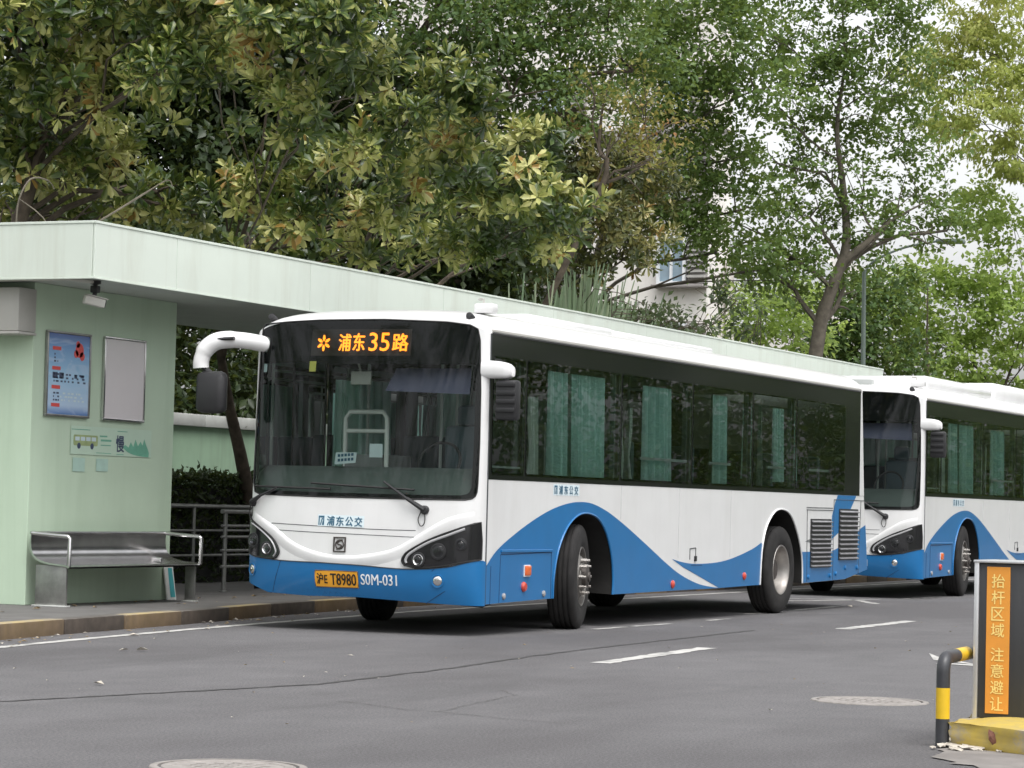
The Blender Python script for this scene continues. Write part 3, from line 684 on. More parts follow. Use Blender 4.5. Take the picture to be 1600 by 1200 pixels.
# ================================================================== SETTING
def asphalt():
    m, t, out = new_mat('asphalt')
    p = t.nodes.new('ShaderNodeBsdfPrincipled'); t.links.new(p.outputs[0], out.inputs[0])
    big = noise(t, .22, 4, .6, stretch=(.55, 1.5, 1)); mid = noise(t, 1.9, 6, .65); fine = noise(t, 62, 4, .75)
    c = ramp(t, mid, [(.25, (.136, .134, .137)), (.75, (.178, .174, .178))])
    c = mixc(t, ramp(t, big, [(.44, (0, 0, 0)), (.60, (.8, .8, .8))]), c, (.108, .104, .107))
    c = mixc(t, ramp(t, fine, [(.38, (0, 0, 0)), (.72, (1, 1, 1))]), mixc(t, 1, c, (.55, .545, .55), 'MULTIPLY'), mixc(t, 1, c, (1.34, 1.33, 1.34), 'MULTIPLY'))
    st = noise(t, .9, 6, .7, stretch=(.18, 1, 1), dist=.6)      # oil and tyre streaks along the lane
    c = mixc(t, ramp(t, st, [(.54, (0, 0, 0)), (.74, (.6, .6, .6))]), c, (.080, .078, .080))
    vo = t.nodes.new('ShaderNodeTexVoronoi'); vo.inputs['Scale'].default_value = 70
    tc = t.nodes.new('ShaderNodeTexCoord'); t.links.new(tc.outputs['Object'], vo.inputs['Vector'])
    c = mixc(t, ramp(t, vo.outputs['Distance'], [(.06, (.35, .35, .35)), (.16, (0, 0, 0))]), c, (.26, .25, .24))
    t.links.new(c, p.inputs['Base Color']); p.inputs['Roughness'].default_value = .82; p.inputs['Specular IOR Level'].default_value = .35
    t.links.new(bump(t, fine, .9, .008), p.inputs['Normal'])
    return m
M['asphalt'] = asphalt()
M['pave'] = pbr('pavement_concrete', (.125, .12, .116), .85, var=.2, vscale=2.5, bmp=.3, bscale=45, dirt_shade=.5, dirt_shade_col=(.09, .085, .078))
M['apron'] = pbr('worn_concrete', (.20, .185, .175), .88, var=.2, vscale=3, bmp=.5, bscale=40, dirt_shade=.5, dirt_shade_col=(.11, .10, .09))
M['soil'] = pbr('planting_soil', (.05, .045, .03), .95, var=.4, vscale=4, bmp=.6, bscale=20)
def worn_paint(name, col, under, lo=.45, hi=.62, face=None):
    m, t, out = new_mat(name)
    p = t.nodes.new('ShaderNodeBsdfPrincipled'); t.links.new(p.outputs[0], out.inputs[0])
    a = noise(t, 3.2, 9, .72); c = ramp(t, a, [(lo, (0, 0, 0)), (hi, (1, 1, 1))])
    cc = mixc(t, c, col, under); cc = mixc(t, ramp(t, noise(t, 14, 4), [(.35, (0, 0, 0)), (.8, (.4, .4, .4))]), cc, (.2, .19, .17))
    if face:   # upright faces mixed to a darker brown
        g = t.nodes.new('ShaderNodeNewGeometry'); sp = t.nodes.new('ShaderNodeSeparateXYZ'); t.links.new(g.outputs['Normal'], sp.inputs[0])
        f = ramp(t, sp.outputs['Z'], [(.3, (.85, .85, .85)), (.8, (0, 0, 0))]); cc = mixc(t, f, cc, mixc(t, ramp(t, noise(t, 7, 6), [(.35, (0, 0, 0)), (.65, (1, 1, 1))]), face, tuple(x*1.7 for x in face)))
    t.links.new(cc, p.inputs['Base Color']); p.inputs['Roughness'].default_value = .75
    t.links.new(bump(t, a, .3, .004), p.inputs['Normal']); return m
M['line'] = worn_paint('road_paint', (.54, .53, .51), (.15, .15, .15), .46, .66)
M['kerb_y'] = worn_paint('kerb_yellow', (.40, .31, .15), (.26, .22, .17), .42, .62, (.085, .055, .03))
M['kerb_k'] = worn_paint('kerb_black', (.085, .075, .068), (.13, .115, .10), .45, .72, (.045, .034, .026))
M['stub_y'] = worn_paint('stub_yellow', (.50, .37, .07), (.34, .30, .24), .53, .64)
M['tar'] = pbr('tar_joint', (.055, .053, .053), .8, var=.35, vscale=16)
M['crackm'] = pbr('crack_dirt', (.085, .08, .078), .9, var=.3, vscale=10)
M['iron'] = pbr('manhole_iron', (.27, .25, .235), .75, .0, var=.25, vscale=14, bmp=.4, bscale=50, dirt_shade=.5, dirt_shade_col=(.20, .18, .16))
M['shel'] = pbr('shelter_cladding', (.64, .70, .63), .5, var=.02, dirt_shade=.36, dirt_shade_col=(.42, .42, .34), streak=True)
M['soff'] = pbr('shelter_soffit', (.52, .55, .52), .7, var=.05)
M['wallg'] = pbr('shelter_wall_green', (.52, .645, .50), .75, var=.035, vscale=1.6, bmp=.12, bscale=30, dirt_shade=.34, dirt_shade_col=(.36, .48, .34), streak=True)
M['wallg2'] = pbr('boundary_wall_green', (.36, .52, .37), .8, var=.08, vscale=1.6, bmp=.2, bscale=30, dirt_shade=.4, dirt_shade_col=(.22, .28, .2), streak=True)
M['coping'] = pbr('coping_white', (.55, .56, .54), .7, var=.06, dirt_shade=.4, dirt_shade_col=(.25, .25, .22))
M['steel'] = pbr('brushed_steel', (.60, .59, .59), .22, .95, var=.12, vscale=7)
M['steel_d'] = pbr('dull_steel', (.33, .33, .32), .4, .8, var=.2, vscale=8)
M['poster_b'] = None
def poster_mat():
    m, t, out = new_mat('poster_print')
    p = t.nodes.new('ShaderNodeBsdfPrincipled'); t.links.new(p.outputs[0], out.inputs[0])
    tc = t.nodes.new('ShaderNodeTexCoord'); sp = t.nodes.new('ShaderNodeSeparateXYZ'); t.links.new(tc.outputs['Generated'], sp.inputs[0])
    c = ramp(t, sp.outputs['Z'], [(0, (.10, .20, .46)), (.12, (.48, .62, .80)), (.5, (.36, .58, .78)), (.86, (.16, .32, .60)), (1, (.07, .12, .34))])
    wv = noise(t, 2.6, 2, .5, stretch=(1, 1, 3), dist=1.2)
    c = mixc(t, ramp(t, wv, [(.5, (0, 0, 0)), (.62, (.35, .35, .35))]), c, (.55, .65, .8))
    t.links.new(c, p.inputs['Base Color']); p.inputs['Roughness'].default_value = .25; return m
M['poster_b'] = poster_mat()
M['board'] = pbr('notice_board_sheet', (.72, .68, .69), .3, var=.04, vscale=1.2)
M['print_red'] = pbr('print_red', (.65, .08, .07), .5, var=0)
M['print_dark'] = pbr('print_dark', (.06, .08, .14), .5, var=0)
M['print_pale'] = pbr('print_pale', (.55, .66, .70), .6, var=.05)
M['print_green'] = pbr('print_green', (.16, .42, .30), .6, var=.12, vscale=8)
M['print_olive'] = pbr('print_olive', (.34, .42, .20), .6, var=.12, vscale=10)
M['cam_body'] = pbr('camera_body', (.55, .54, .50), .45, var=.06)
M['tealboard'] = pbr('teal_board', (.05, .30, .33), .5, var=.1)
M['kiosk'] = pbr('cabinet_grey', (.036, .038, .043), .5, var=.12, dirt_shade=.3, dirt_shade_col=(.12, .115, .11), streak=True)
M['trim'] = pbr('trim_silver', (.62, .63, .65), .3, .5, var=.05)
M['label_o'] = pbr('label_orange', (.72, .30, .045), .45, var=.08, vscale=5)
M['label_ink'] = pbr('label_lettering', (.88, .66, .22), .45, var=0)
M['pipe_k'] = pbr('pipe_black', (.04, .042, .048), .4, var=.2, vscale=7, dirt_shade=.3, dirt_shade_col=(.10, .095, .09))
M['pipe_y'] = pbr('pipe_yellow', (.72, .47, .02), .4, var=.1, vscale=7, dirt_shade=.2, dirt_shade_col=(.3, .2, .05))
M['rubble'] = pbr('broken_concrete', (.50, .46, .40), .9, var=.25, vscale=12, bmp=.5)
M['brick'] = pbr('exposed_brick', (.22, .10, .07), .9, var=.3, vscale=14)
M['bark'] = pbr('bark', (.075, .058, .042), .9, var=.45, vscale=7, bmp=.8, bscale=14)
M['bark_l'] = pbr('bark_pale', (.125, .108, .085), .9, var=.35, vscale=6, bmp=.7, bscale=14)
M['pole'] = pbr('lamp_pole', (.22, .27, .24), .5, .3, var=.06)
M['cream'] = pbr('render_cream', (.78, .75, .71), .8, var=.03, dirt_shade=.25, dirt_shade_col=(.5, .47, .42), streak=True)
M['roofg'] = pbr('eave_grey', (.30, .28, .27), .8, var=.1)
M['winframe'] = pbr('window_frame_white', (.70, .72, .74), .4, var=0)
M['winpane'] = pbr('window_pane_blue', (.22, .30, .36), .08, var=.1, spec=.8)
M['grille'] = pbr('louvre_grey', (.38, .37, .35), .6, var=.08)
M['litter'] = pbr('dry_leaf', (.30, .22, .12), .8, var=.5, vscale=5)
M['litter_w'] = pbr('scrap_pale', (.48, .44, .38), .8, var=.1)
# leaves
M['mag'] = leafmat('magnolia_leaf', [(.0, (.014, .034, .009)), (.30, (.036, .072, .014)), (.50, (.10, .14, .030)), (.66, (.30, .32, .085)), (.86, (.54, .53, .21)), (.985, (.52, .50, .20)), (1.0, (.36, .22, .06))], .33, .5, .20, 1.2, isl=.36, nw=2.7)
M['mag_b'] = leafmat('bronze_magnolia_leaf', [(.0, (.035, .048, .018)), (.35, (.10, .115, .036)), (.6, (.24, .23, .075)), (.85, (.40, .34, .13)), (1.0, (.32, .16, .05))], .34, .5, .12, 1.5, isl=.45, nw=2.2)
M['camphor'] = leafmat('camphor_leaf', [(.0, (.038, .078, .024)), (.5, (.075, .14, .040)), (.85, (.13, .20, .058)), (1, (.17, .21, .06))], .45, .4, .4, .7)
M['syca'] = leafmat('plane_leaf', [(.0, (.075, .135, .040)), (.5, (.13, .21, .058)), (.85, (.185, .285, .080)), (1, (.22, .29, .09))], .5, .35, .5, .6)
M['fresh'] = leafmat('fresh_leaf', [(.0, (.20, .30, .075)), (.5, (.32, .44, .12)), (.85, (.42, .54, .17)), (1, (.46, .52, .17))], .5, .35, .6, .6, tint=(.45, .55, .12))
M['gold'] = leafmat('golden_leaf', [(.0, (.28, .35, .09)), (.5, (.42, .47, .14)), (.85, (.52, .53, .20)), (1, (.50, .45, .15))], .5, .35, .6, .6, tint=(.52, .58, .16))
M['rust'] = leafmat('rust_leaf', [(.0, (.11, .14, .035)), (.45, (.19, .19, .05)), (.75, (.30, .24, .07)), (1, (.34, .15, .05))], .5, .35, .4, 1.3)
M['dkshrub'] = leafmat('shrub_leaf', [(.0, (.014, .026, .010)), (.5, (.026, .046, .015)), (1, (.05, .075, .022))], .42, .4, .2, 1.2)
M['reed'] = leafmat('reed_blade', [(.0, (.11, .17, .10)), (.6, (.19, .26, .16)), (1, (.28, .32, .22))], .5, .4, .3, .8)

def sheet(name, poly, z, mat, th=0):
    """flat ground sheet from an x-y outline"""
    vs, fs = fill(poly)
    mb = MB().add([(a, b, z) for a, b in vs], fs)
    return tag(mb.build(name, mat), kind='structure')

KERB = smoothp([(-60, -6.9), (-30, -1.9), (-12, 1.13), (-3.8, 2.53), (0.0, 3.06), (2.2, 3.42), (4.2, 3.66), (7, 3.80), (20, 3.9), (50, 3.95), (160, 4.0)], 10)
tag(MB().box(-400, 600, -400, 600, -.6, -.05).build('ground', M['soil']), kind='structure')
sheet('road', [(-300, -60)]+[(-300, -50)]+[(a, b+.05) for a, b in KERB]+[(500, 4.0), (500, -60)], 0.0, M['asphalt'])
pk = [(a-.03, b+.155) for a, b in KERB]
pv = MB(); poly = pk+[(160, 8.2), (-60, 8.2)]
vs, fs = fill(poly); pv.add([(a, b, .128) for a, b in vs], fs); tag(pv.build('pavement', M['pave']), kind='structure')
sheet('planting_bed', [(-60, 8.2), (160, 8.2), (300, 4.2), (300, 120), (-120, 120), (-120, 8.2)], .10, M['soil'])
# far side of the road (behind the camera): a pavement too
tag(MB().box(-200, 300, -90, -30, -.04, .12).build('far_verge', M['soil']), kind='structure')
_rg = random.Random(77)
apron = sheet('driveway_apron', [(a+_rg.uniform(-.07, .07), b+_rg.uniform(-.07, .07)) for a, b in dense(smoothp([(-8.6, -6.95), (-9.6, -7.35), (-11.2, -8.8), (-13, -11), (-12, -13), (-6, -12), (-3, -8.6), (-6.2, -7.1), (-7.8, -6.8)], 5, True), .09)], .006, M['apron'])

# kerb: every stone a piece of it
kerb = tag(thing('kerb', None, None, (0, 0, 0)), kind='structure')
def along(path, s0):
    acc = 0
    for a, b in zip(path, path[1:]):
        d = math.hypot(b[0]-a[0], b[1]-a[1])
        if acc+d >= s0: t = (s0-acc)/d; return (a[0]+(b[0]-a[0])*t, a[1]+(b[1]-a[1])*t), ((b[0]-a[0])/d, (b[1]-a[1])/d)
        acc += d
    return None
S0 = None; acc = 0
for a, b in zip(KERB, KERB[1:]):
    if a[0] <= -2.55 < b[0]: S0 = acc+math.hypot(-2.55-a[0], (-2.55-a[0])*(b[1]-a[1])/(b[0]-a[0]))
    acc += math.hypot(b[0]-a[0], b[1]-a[1])
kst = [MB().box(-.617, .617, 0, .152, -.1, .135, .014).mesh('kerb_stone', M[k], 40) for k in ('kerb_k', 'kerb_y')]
rg = random.Random(4)
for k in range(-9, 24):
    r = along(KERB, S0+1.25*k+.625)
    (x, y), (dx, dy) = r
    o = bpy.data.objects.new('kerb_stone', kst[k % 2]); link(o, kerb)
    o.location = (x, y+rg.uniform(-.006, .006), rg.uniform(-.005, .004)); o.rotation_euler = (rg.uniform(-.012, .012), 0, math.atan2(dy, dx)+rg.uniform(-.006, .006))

def strip(name, pts, wd, mat, z=.004, jag=0, seed=1):
    rg = random.Random(seed); L = []; Rr = []
    for i, p in enumerate(pts):
        a = pts[max(0, i-1)]; b = pts[min(len(pts)-1, i+1)]; d = math.hypot(b[0]-a[0], b[1]-a[1]); nx, ny = -(b[1]-a[1])/d, (b[0]-a[0])/d
        w1 = wd/2*(1+rg.uniform(-jag, jag)); w2 = wd/2*(1+rg.uniform(-jag, jag))
        L.append((p[0]+nx*w1, p[1]+ny*w1, z)); Rr.append((p[0]-nx*w2, p[1]-ny*w2, z))
    return tag(MB().grid([L, Rr]).build(name, mat), kind='structure')
def dens(pts, st):
    o = []
    for a, b in zip(pts, pts[1:]):
        n = max(1, int(math.hypot(b[0]-a[0], b[1]-a[1])/st)); o += [(a[0]+(b[0]-a[0])*k/n, a[1]+(b[1]-a[1])*k/n) for k in range(n)]
    return o+[pts[-1]]
strip('edge_line', dens(smoothp([(-30, -3.2), (-12, .55), (-4.69, 1.9), (-2.23, 2.29), (.03, 2.58), (3.26, 2.90), (6.64, 3.12), (20, 3.3), (60, 3.35)], 8), .4), .12, M['line'], .004, .12)
for a, b in (((-2.80, -2.50), (.20, -2.28)), ((5.20, -1.93), (8.10, -1.84)), ((13.2, -1.6), (16.2, -1.5)), ((21, -1.4), (24, -1.35)), ((29, -1.2), (32, -1.2))):
    strip('lane_marking', dens([a, b], .12), .16, M['line'], .004, .22, int(a[0]*7))
for a, b, wd in (((2.7, -.12), (3.5, -.13), .09), ((3.7, -.13), (4.7, -.17), .08), ((5.9, -.14), (6.6, -.14), .07), ((8.2, .24), (9.2, .12), .10), ((9.8, .22), (11.9, .30), .10),
                 ((12.6, 1.75), (14.8, .95), .13), ((14.8, .95), (13.5, .25), .12), ((14.2, 1.9), (15.3, .75), .12), ((16.2, .62), (17.4, .55), .1)):
    strip('bay_marking', dens([a, b], .1), wd, M['line'], .004, .3, int(a[0]*11))
sheet('arrow_marking', [(1.05, -4.08), (.55, -4.30), (-.45, -4.93), (.0, -4.42)], .004, M['line'])
strip('stop_marking', dens([(-.50, -4.62), (-.72, -5.9), (-.9, -6.8)], .12), .16, M['line'], .0045, .2)
jr = random.Random(9)
jp = dens([(-16, -.1), (-9.38, -1.42), (-8.36, -1.66), (-6.65, -2.06), (-4.38, -1.93), (-2.27, -1.68), (-.54, -1.56), (4, -1.35)], .09)
strip('tar_joint', [(a, b+jr.uniform(-.014, .014)) for a, b in jp], .042, M['tar'], .0035, .6, 3)
for pts, wd in (([(-7.9, -2.9), (-8.05, -3.25), (-8.22, -3.5), (-8.24, -3.8), (-8.42, -4.25), (-8.5, -4.7)], .009), ([(-6.2, -3.2), (-6.6, -3.5), (-7.3, -3.6), (-8.2, -3.75)], .007)):
    pp = dens(pts, .06); strip('road_crack', [(a+jr.uniform(-.02, .02), b+jr.uniform(-.02, .02)) for a, b in pp], wd, M['crackm'], .003, .7, 5)

# manholes
def manhole(loc, rad, label, seed):
    r = thing('manhole', label, 'manhole cover', loc, 0, None)
    MB().lathe([(rad+.055, .001), (rad+.05, .008), (rad+.016, .009), (rad+.014, -.01), (rad-.01, -.01)], None, 56).build('frame', M['iron'], r, 40)
    cv = MB().lathe([(rad, -.008), (rad, .006), (rad-.012, .009), (rad-.05, .009), (rad-.055, .004), (.001, .004)], None, 56)
    n = 9; st = rad*2/n; rr = random.Random(seed)
    for i in range(-n//2, n//2+1):
        for j in range(-n//2, n//2+1):
            x, y = i*st*.9, j*st*.9
            if math.hypot(x, y) < rad-.10: cv.box(x-st*.32, x+st*.32, y-st*.11, y+st*.11, .0035, .0062) if (i+j) % 2 else cv.box(x-st*.11, x+st*.11, y-st*.32, y+st*.32, .0035, .0062)
    cv.build('cover', M['iron'], r, 30)
manhole((-5.40, -5.53, 0), .335, 'round iron manhole cover on the road left of the bent pipe bollard', 2)
manhole((-11.93, -4.50, 0), .31, 'round iron manhole cover cut by the bottom edge of the picture', 3)

# ================================================================== SHELTER
sh = thing('bus_shelter', 'long pale green bus shelter with flat canopy and green end wall', 'bus shelter', (-.25, 4.75, .128))
def shp(mb, name, mat, parent=None, smooth=None, **k): return mb.build(name, mat, parent or sh, smooth, off=(-.25, 4.75, .128) if (parent is None or parent is sh) else (-.25, 4.75, .128), **k)
CX0, CX1, CY0, CY1, CZ0, CZ1 = -.8, 24.9, 3.7, 6.75, 3.33, 3.845
roofm = MB().box(CX0+.02, CX1-.02, CY0+.02, CY1-.02, CZ0+.03, CZ1-.03); shp(roofm, 'canopy', M['shel'])
xs = [CX0, .69, 3.47, 6.80, 10.1, 13.4, 16.7, 20.0, 22.6, CX1]
for a, b in zip(xs, xs[1:]):
    shp(MB().box(a+.003, b-.003, CY0-.004, CY0+.018, CZ0, CZ1, .003), 'fascia_panel', M['shel'])
for a, b in ((CY0+.02, 5.2), (5.2, CY1)):
    shp(MB().box(CX0-.004, CX0+.018, a+.003, b-.003, CZ0, CZ1, .003), 'fascia_panel', M['shel'])
shp(MB().box(CX0-.012, CX1+.012, CY0-.014, CY0+.006, CZ1+.001, CZ1+.026, .003).box(CX0-.012, CX0+.01, CY0+.008, CY1, CZ1+.001, CZ1+.026, .003), 'edge_trim', M['shel'])
shp(MB().box(CX0-.010, CX1+.012, CY0-.012, CY0+.006, CZ0-.02, CZ0-.001, .003).box(CX0-.010, CX0+.01, CY0+.008, CY1, CZ0-.02, CZ0-.001, .003), 'edge_trim', M['shel'])
shp(MB().box(CX0+.02, CX1-.02, CY0+.02, CY1-.02, CZ0+.006, CZ0+.028), 'soffit', M['soff'])
shp(MB().box(-.25, 2.42, 4.75, 6.7, .128, CZ0+.004, .006), 'wall', M['wallg'])
for x in (8.5, 15.5, 22.5): shp(MB().box(x-.15, x+.15, 5.6, 5.9, .128, CZ0+.004, .01), 'column', M['wallg'])
sb = thing('shutter_box', 'beige metal box fixed to the wall end under the canopy', 'wall box', (-.4, 5.3, 2.82))
MB().box(-.56, -.255, 4.72, 5.9, 2.83, 3.26, .012).build('casing', M['beige'], sb, 40, off=(-.4, 5.3, 2.82))
MB().box(-.57, -.255, 4.71, 5.92, 2.80, 2.826, .006).build('bottom_rail', M['beige'], sb, 40, off=(-.4, 5.3, 2.82))

YW = 4.745
def wallboard(name, label, cat, x0, x1, z0, z1, face, frm):
    r = thing(name, label, cat, ((x0+x1)/2, YW, z0)); of = ((x0+x1)/2, YW, z0)
    MB().box(x0+.02, x1-.02, YW-.022, YW, z0+.02, z1-.02).build('sheet', face, r, off=of)
    fm = MB(); f = .024
    fm.box(x0, x1, YW-.034, YW, z1-f, z1, .004).box(x0, x1, YW-.034, YW, z0, z0+f, .004).box(x0, x0+f, YW-.034, YW, z0+f+.001, z1-f-.001, .004).box(x1-f, x1, YW-.034, YW, z0+f+.001, z1-f-.001, .004)
    fm.build('frame', frm, r, 40, off=of)
    return r, of
po, of = wallboard('poster', 'framed blue information poster on the green shelter wall', 'poster', -.05, .735, 2.015, 2.875, M['poster_b'], M['steel_d'])
def print_rects(name, rects, mat, parent, of, d=.0235):   # flat print, too small to pick apart
    mb = MB()
    for a, b, c, e in rects: mb.add([(a, YW-d, c), (b, YW-d, c), (b, YW-d, e), (a, YW-d, e)], [(0, 1, 2, 3)])
    return mb.build(name, mat, parent, off=of, kind='stuff' if len(rects) > 2 else None)
rg = random.Random(3)
red = []; dk = []; pale = []
for k, z in enumerate((2.70, 2.50, 2.31, 2.13)):
    red.append((.05, .20, z-.018, z+.018))
    for j in range(3 if k < 3 else 0):
        a = .08
        while a < (.18 if k == 0 else .62):
            b = a+rg.uniform(.015, .05)
            (dk if k < 2 or a < .2 else pale).append((a, b, z-.06-.035*j-.008, z-.06-.035*j+.010)); a = b+rg.uniform(.008, .07 if k else .2)
dk += [(.06, .15, 2.40, 2.46), (.18, .26, 2.40, 2.46), (.45, .5, 2.41, 2.45), (.56, .62, 2.42, 2.45)]
print_rects('printed_heading', red, M['print_red'], po, of); print_rects('printed_line', dk, M['print_dark'], po, of); print_rects('printed_line', pale, M['print_pale'], po, of)
mb = MB()
for cx, cz, r in ((.53, 2.70, .075), (.47, 2.66, .04), (.58, 2.64, .045), (.50, 2.76, .035)): mb.add([(cx+r*math.cos(2*math.pi*k/14), YW-.0235, cz+r*math.sin(2*math.pi*k/14)) for k in range(14)], [tuple(range(14))])
mb.build('printed_picture', M['print_red'], po, off=of)
wallboard('notice_board', 'empty pinkish grey notice board in a metal frame beside the blue poster', 'notice board', .985, 1.775, 2.01, 2.88, M['board'], M['steel'])
# printed sticker with bus, lettering and green hills
mu = thing('wall_sticker', 'pale printed sticker with bus and green hills under the notice boards', 'wall sticker', (1.2, YW, 1.68)); of = (1.2, YW, 1.68)
print_rects('backing', [(.45, 1.97, 1.645, 1.935)], pbr('sticker_backing', (.52, .67, .54), .5, var=.03), mu, of, .002)
pb = MB()
for a, b, c, e in ((.50, .945, 1.735, 1.845),): pb.prism(rrect(a, b, c, e, .02), lambda x, z, d: (x, YW-d, z), .0028, .0031)
pbo = pb.build('printed_bus', M['print_olive'], mu, off=of)
print_rects('printed_window', [(.53+.1*k, .61+.1*k, 1.785, 1.825) for k in range(4)], M['print_pale'], pbo, of, .0036)
for cx in (.60, .84):
    wh = MB(); wh.add([(cx+.032*math.cos(2*math.pi*k/14), YW-.0038, 1.733+.032*math.sin(2*math.pi*k/14)) for k in range(14)], [tuple(range(14))])
    wh.build('printed_wheel', M['print_dark'], pbo, off=of)
print_rects('printed_line', [(.46, .80, 1.895, 1.903), (.98, 1.12, 1.835, 1.85), (1.0, 1.2, 1.79, 1.81), (1.0, 1.19, 1.745, 1.755), (.92, 1.2, 1.665, 1.672), (1.3, 1.44, 1.66, 1.667), (1.31, 1.5, 1.90, 1.908)], M['print_green'], mu, of, .003)
V, F = text_fit('慢', .15, .17, .04); MB().add([(1.365+a, YW-.003-c_, 1.775+b) for a, b, c_ in V], F).build('printed_lettering', M['print_dark'], mu, off=of)
hl_ = MB(); hp = smoothp([(1.40, 1.745), (1.52, 1.69), (1.68, 1.66), (1.92, 1.648)], 5)+[(1.93, 1.69), (1.90, 1.74), (1.86, 1.79), (1.83, 1.84), (1.80, 1.77), (1.76, 1.81), (1.71, 1.76), (1.66, 1.83), (1.62, 1.75), (1.57, 1.80), (1.53, 1.74), (1.47, 1.765)]
vs, fs = fill(hp); hl_.add([(a, YW-.003, b) for a, b in vs], fs); hl_.build('printed_hills', M['print_green'], mu, off=of)
M['print_faded'] = pbr('print_faded', (.42, .60, .52), .6, var=.08, vscale=9)
for sq in ((.50, .72, 1.47, 1.61), (.93, 1.15, 1.48, 1.61)): print_rects('printed_square', [sq], M['print_faded'], mu, of, .002)

# security camera under the canopy
cc = thing('security_camera', 'beige security camera hanging under the canopy corner', 'security camera', (-.31, 4.0, 3.33)); of = (-.31, 4.0, 3.33)
br = MB().lathe([(.055, .0), (.055, -.03), (.03, -.04)], Matrix.Translation((-.31, 4.0, 3.335)), 14, True).tube([(-.31, 4.0, 3.30), (-.31, 4.0, 3.22), (-.335, 4.0, 3.17)], .022, 8).box(-.345, -.275, 3.96, 4.04, 3.215, 3.285, .01)
br.build('bracket', M['black'], cc, 40, off=of)
bd = MB().box(-.11, .10, -.045, .045, -.042, .042, .012)
rot = Matrix.Translation((-.34, 3.985, 3.125)) @ Matrix.Rotation(R_(-38), 4, 'Z') @ Matrix.Rotation(R_(11), 4, 'Y')
bd.v = [tuple(rot @ Vector(p)) for p in bd.v]; bd.build('housing', M['cam_body'], cc, 40, off=of)
bd = MB().box(-.10, .12, -.055, .055, .044, .054, .004); bd.v = [tuple(rot @ Vector(p)) for p in bd.v]; bd.build('sunshield', M['cam_body'], cc, 40, off=of)
bd = MB().box(.099, .106, -.040, .040, -.036, .036); bd.v = [tuple(rot @ Vector(p)) for p in bd.v]; bd.build('lens_window', M['black_gloss'], cc, off=of)
cd = MB().tube([(-.72, 4.72, 3.318), (-.72, 4.05, 3.318), (-.36, 4.0, 3.318)], .017, 8).tube([(-.72, 4.72, 3.318), (-.72, 6.5, 3.318)], .017, 8).build('conduit', M['cam_body'], cc, 50, off=of)

# bench
be = thing('bench', 'curved stainless steel bench in front of the green shelter wall', 'bench', (.9, 4.4, .128)); of = (.9, 4.4, .128)
BX0, BX1 = -.33, 2.16
prof = smoothp([(4.64, .845), (4.645, .75), (4.625, .66), (4.56, .595), (4.45, .562), (4.32, .548), (4.22, .538), (4.185, .522)], 4)
st = MB().grid([[(BX0, y, z) for y, z in prof], [(BX1, y, z) for y, z in prof]])
s2 = MB().grid([[(BX0, y+.014, z-.016) for y, z in prof], [(BX1, y+.014, z-.016) for y, z in prof]])
st.add(s2.v, s2.f); n = len(prof)
st.f += [(0, 1, 2*n+1, 2*n)]*0
for e in (0, n): st.add([(BX0 if e == 0 else BX1, y, z) for y, z in prof]+[(BX0 if e == 0 else BX1, y+.014, z-.016) for y, z in prof], [(i, i+1, n+i+1, n+i) for i in range(n-1)])
st.build('seat', M['steel'], be, 30, off=of)
MB().tube([(BX0, 4.648, .848), (BX1, 4.648, .848)], .016, 8).build('top_rail', M['steel'], be, 50, off=of)
for x in (BX0+.01, BX1-.01, 1.55):
    if x != 1.55:
        MB().tube([(x, 4.64, .845), (x, 4.35, .828), (x, 4.22, .822), (x, 4.195, .80), (x, 4.20, .53)], .021, 8).build('armrest', M['steel'], be, 50, off=of)
    else: MB().box(1.53, 1.57, 4.30, 4.42, .552, .60, .01).build('rib', M['steel'], be, 40, off=of)
for x in (BX0+.03, BX1-.05):
    y1_ = 4.60 if x < 1 else 4.36
    MB().box(x, x+.03, 4.24, y1_, .14, .535, .004).build('leg', M['steel_d'], be, 40, off=of)
    MB().box(x-.03, x+.06, 4.22, y1_+.02, .128, .142, .004).build('foot', M['coping'], be, 40, off=of)
tb = thing('board', 'teal and white board leaning behind the right end of the bench', 'board', (2.3, 4.70, .13))
MB().add([(2.26, 4.66, .13), (2.44, 4.66, .13), (2.44, 4.72, .50), (2.26, 4.72, .50), (2.26, 4.675, .13), (2.44, 4.675, .13), (2.44, 4.735, .50), (2.26, 4.735, .50)], [(0, 1, 2, 3), (7, 6, 5, 4), (0, 3, 7, 4), (1, 5, 6, 2), (3, 2, 6, 7), (0, 4, 5, 1)]).build('panel', M['coping'], tb, off=(2.3, 4.70, .13))
MB().add([(2.32, 4.660, .16), (2.42, 4.660, .16), (2.41, 4.712, .47), (2.33, 4.712, .47)], [(0, 1, 2, 3)]).build('printed_stripe', M['tealboard'], tb, off=(2.3, 4.70, .13))

# handrails
def handrail(label, x0, x1, y, zt, mids, posts, mat):
    r = thing('handrail', label, 'handrail', (x0, y, .128), 0, 'steel handrails behind the bench'); of = (x0, y, .128)
    MB().tube([(x0, y, zt), (x1, y, zt)], .028, 10).build('top_rail', mat, r, 60, off=of)
    for z in mids: MB().tube([(x0, y, z), (x1, y, z)], .017, 8).build('rail', mat, r, 60, off=of)
    for x in posts:
        MB().tube([(x, y, .128), (x, y, zt-.005)], .026, 10).lathe([(.06, .0), (.06, .012), (.03, .02)], Matrix.Translation((x, y, .129)), 12).build('post', mat, r, 60, off=of)
handrail('short steel handrail whose end post stands nearest the bus front', 4.96, 8.2, 5.62, 1.08, (.91, .78, .62, .43), (5.04, 6.6, 8.1), M['steel_d'])
handrail('long steel handrail in front of the dark hedge', 3.2, 14.5, 7.5, 1.125, (.81, .49), (3.6, 7.41, 11, 14.3), M['steel_d'])

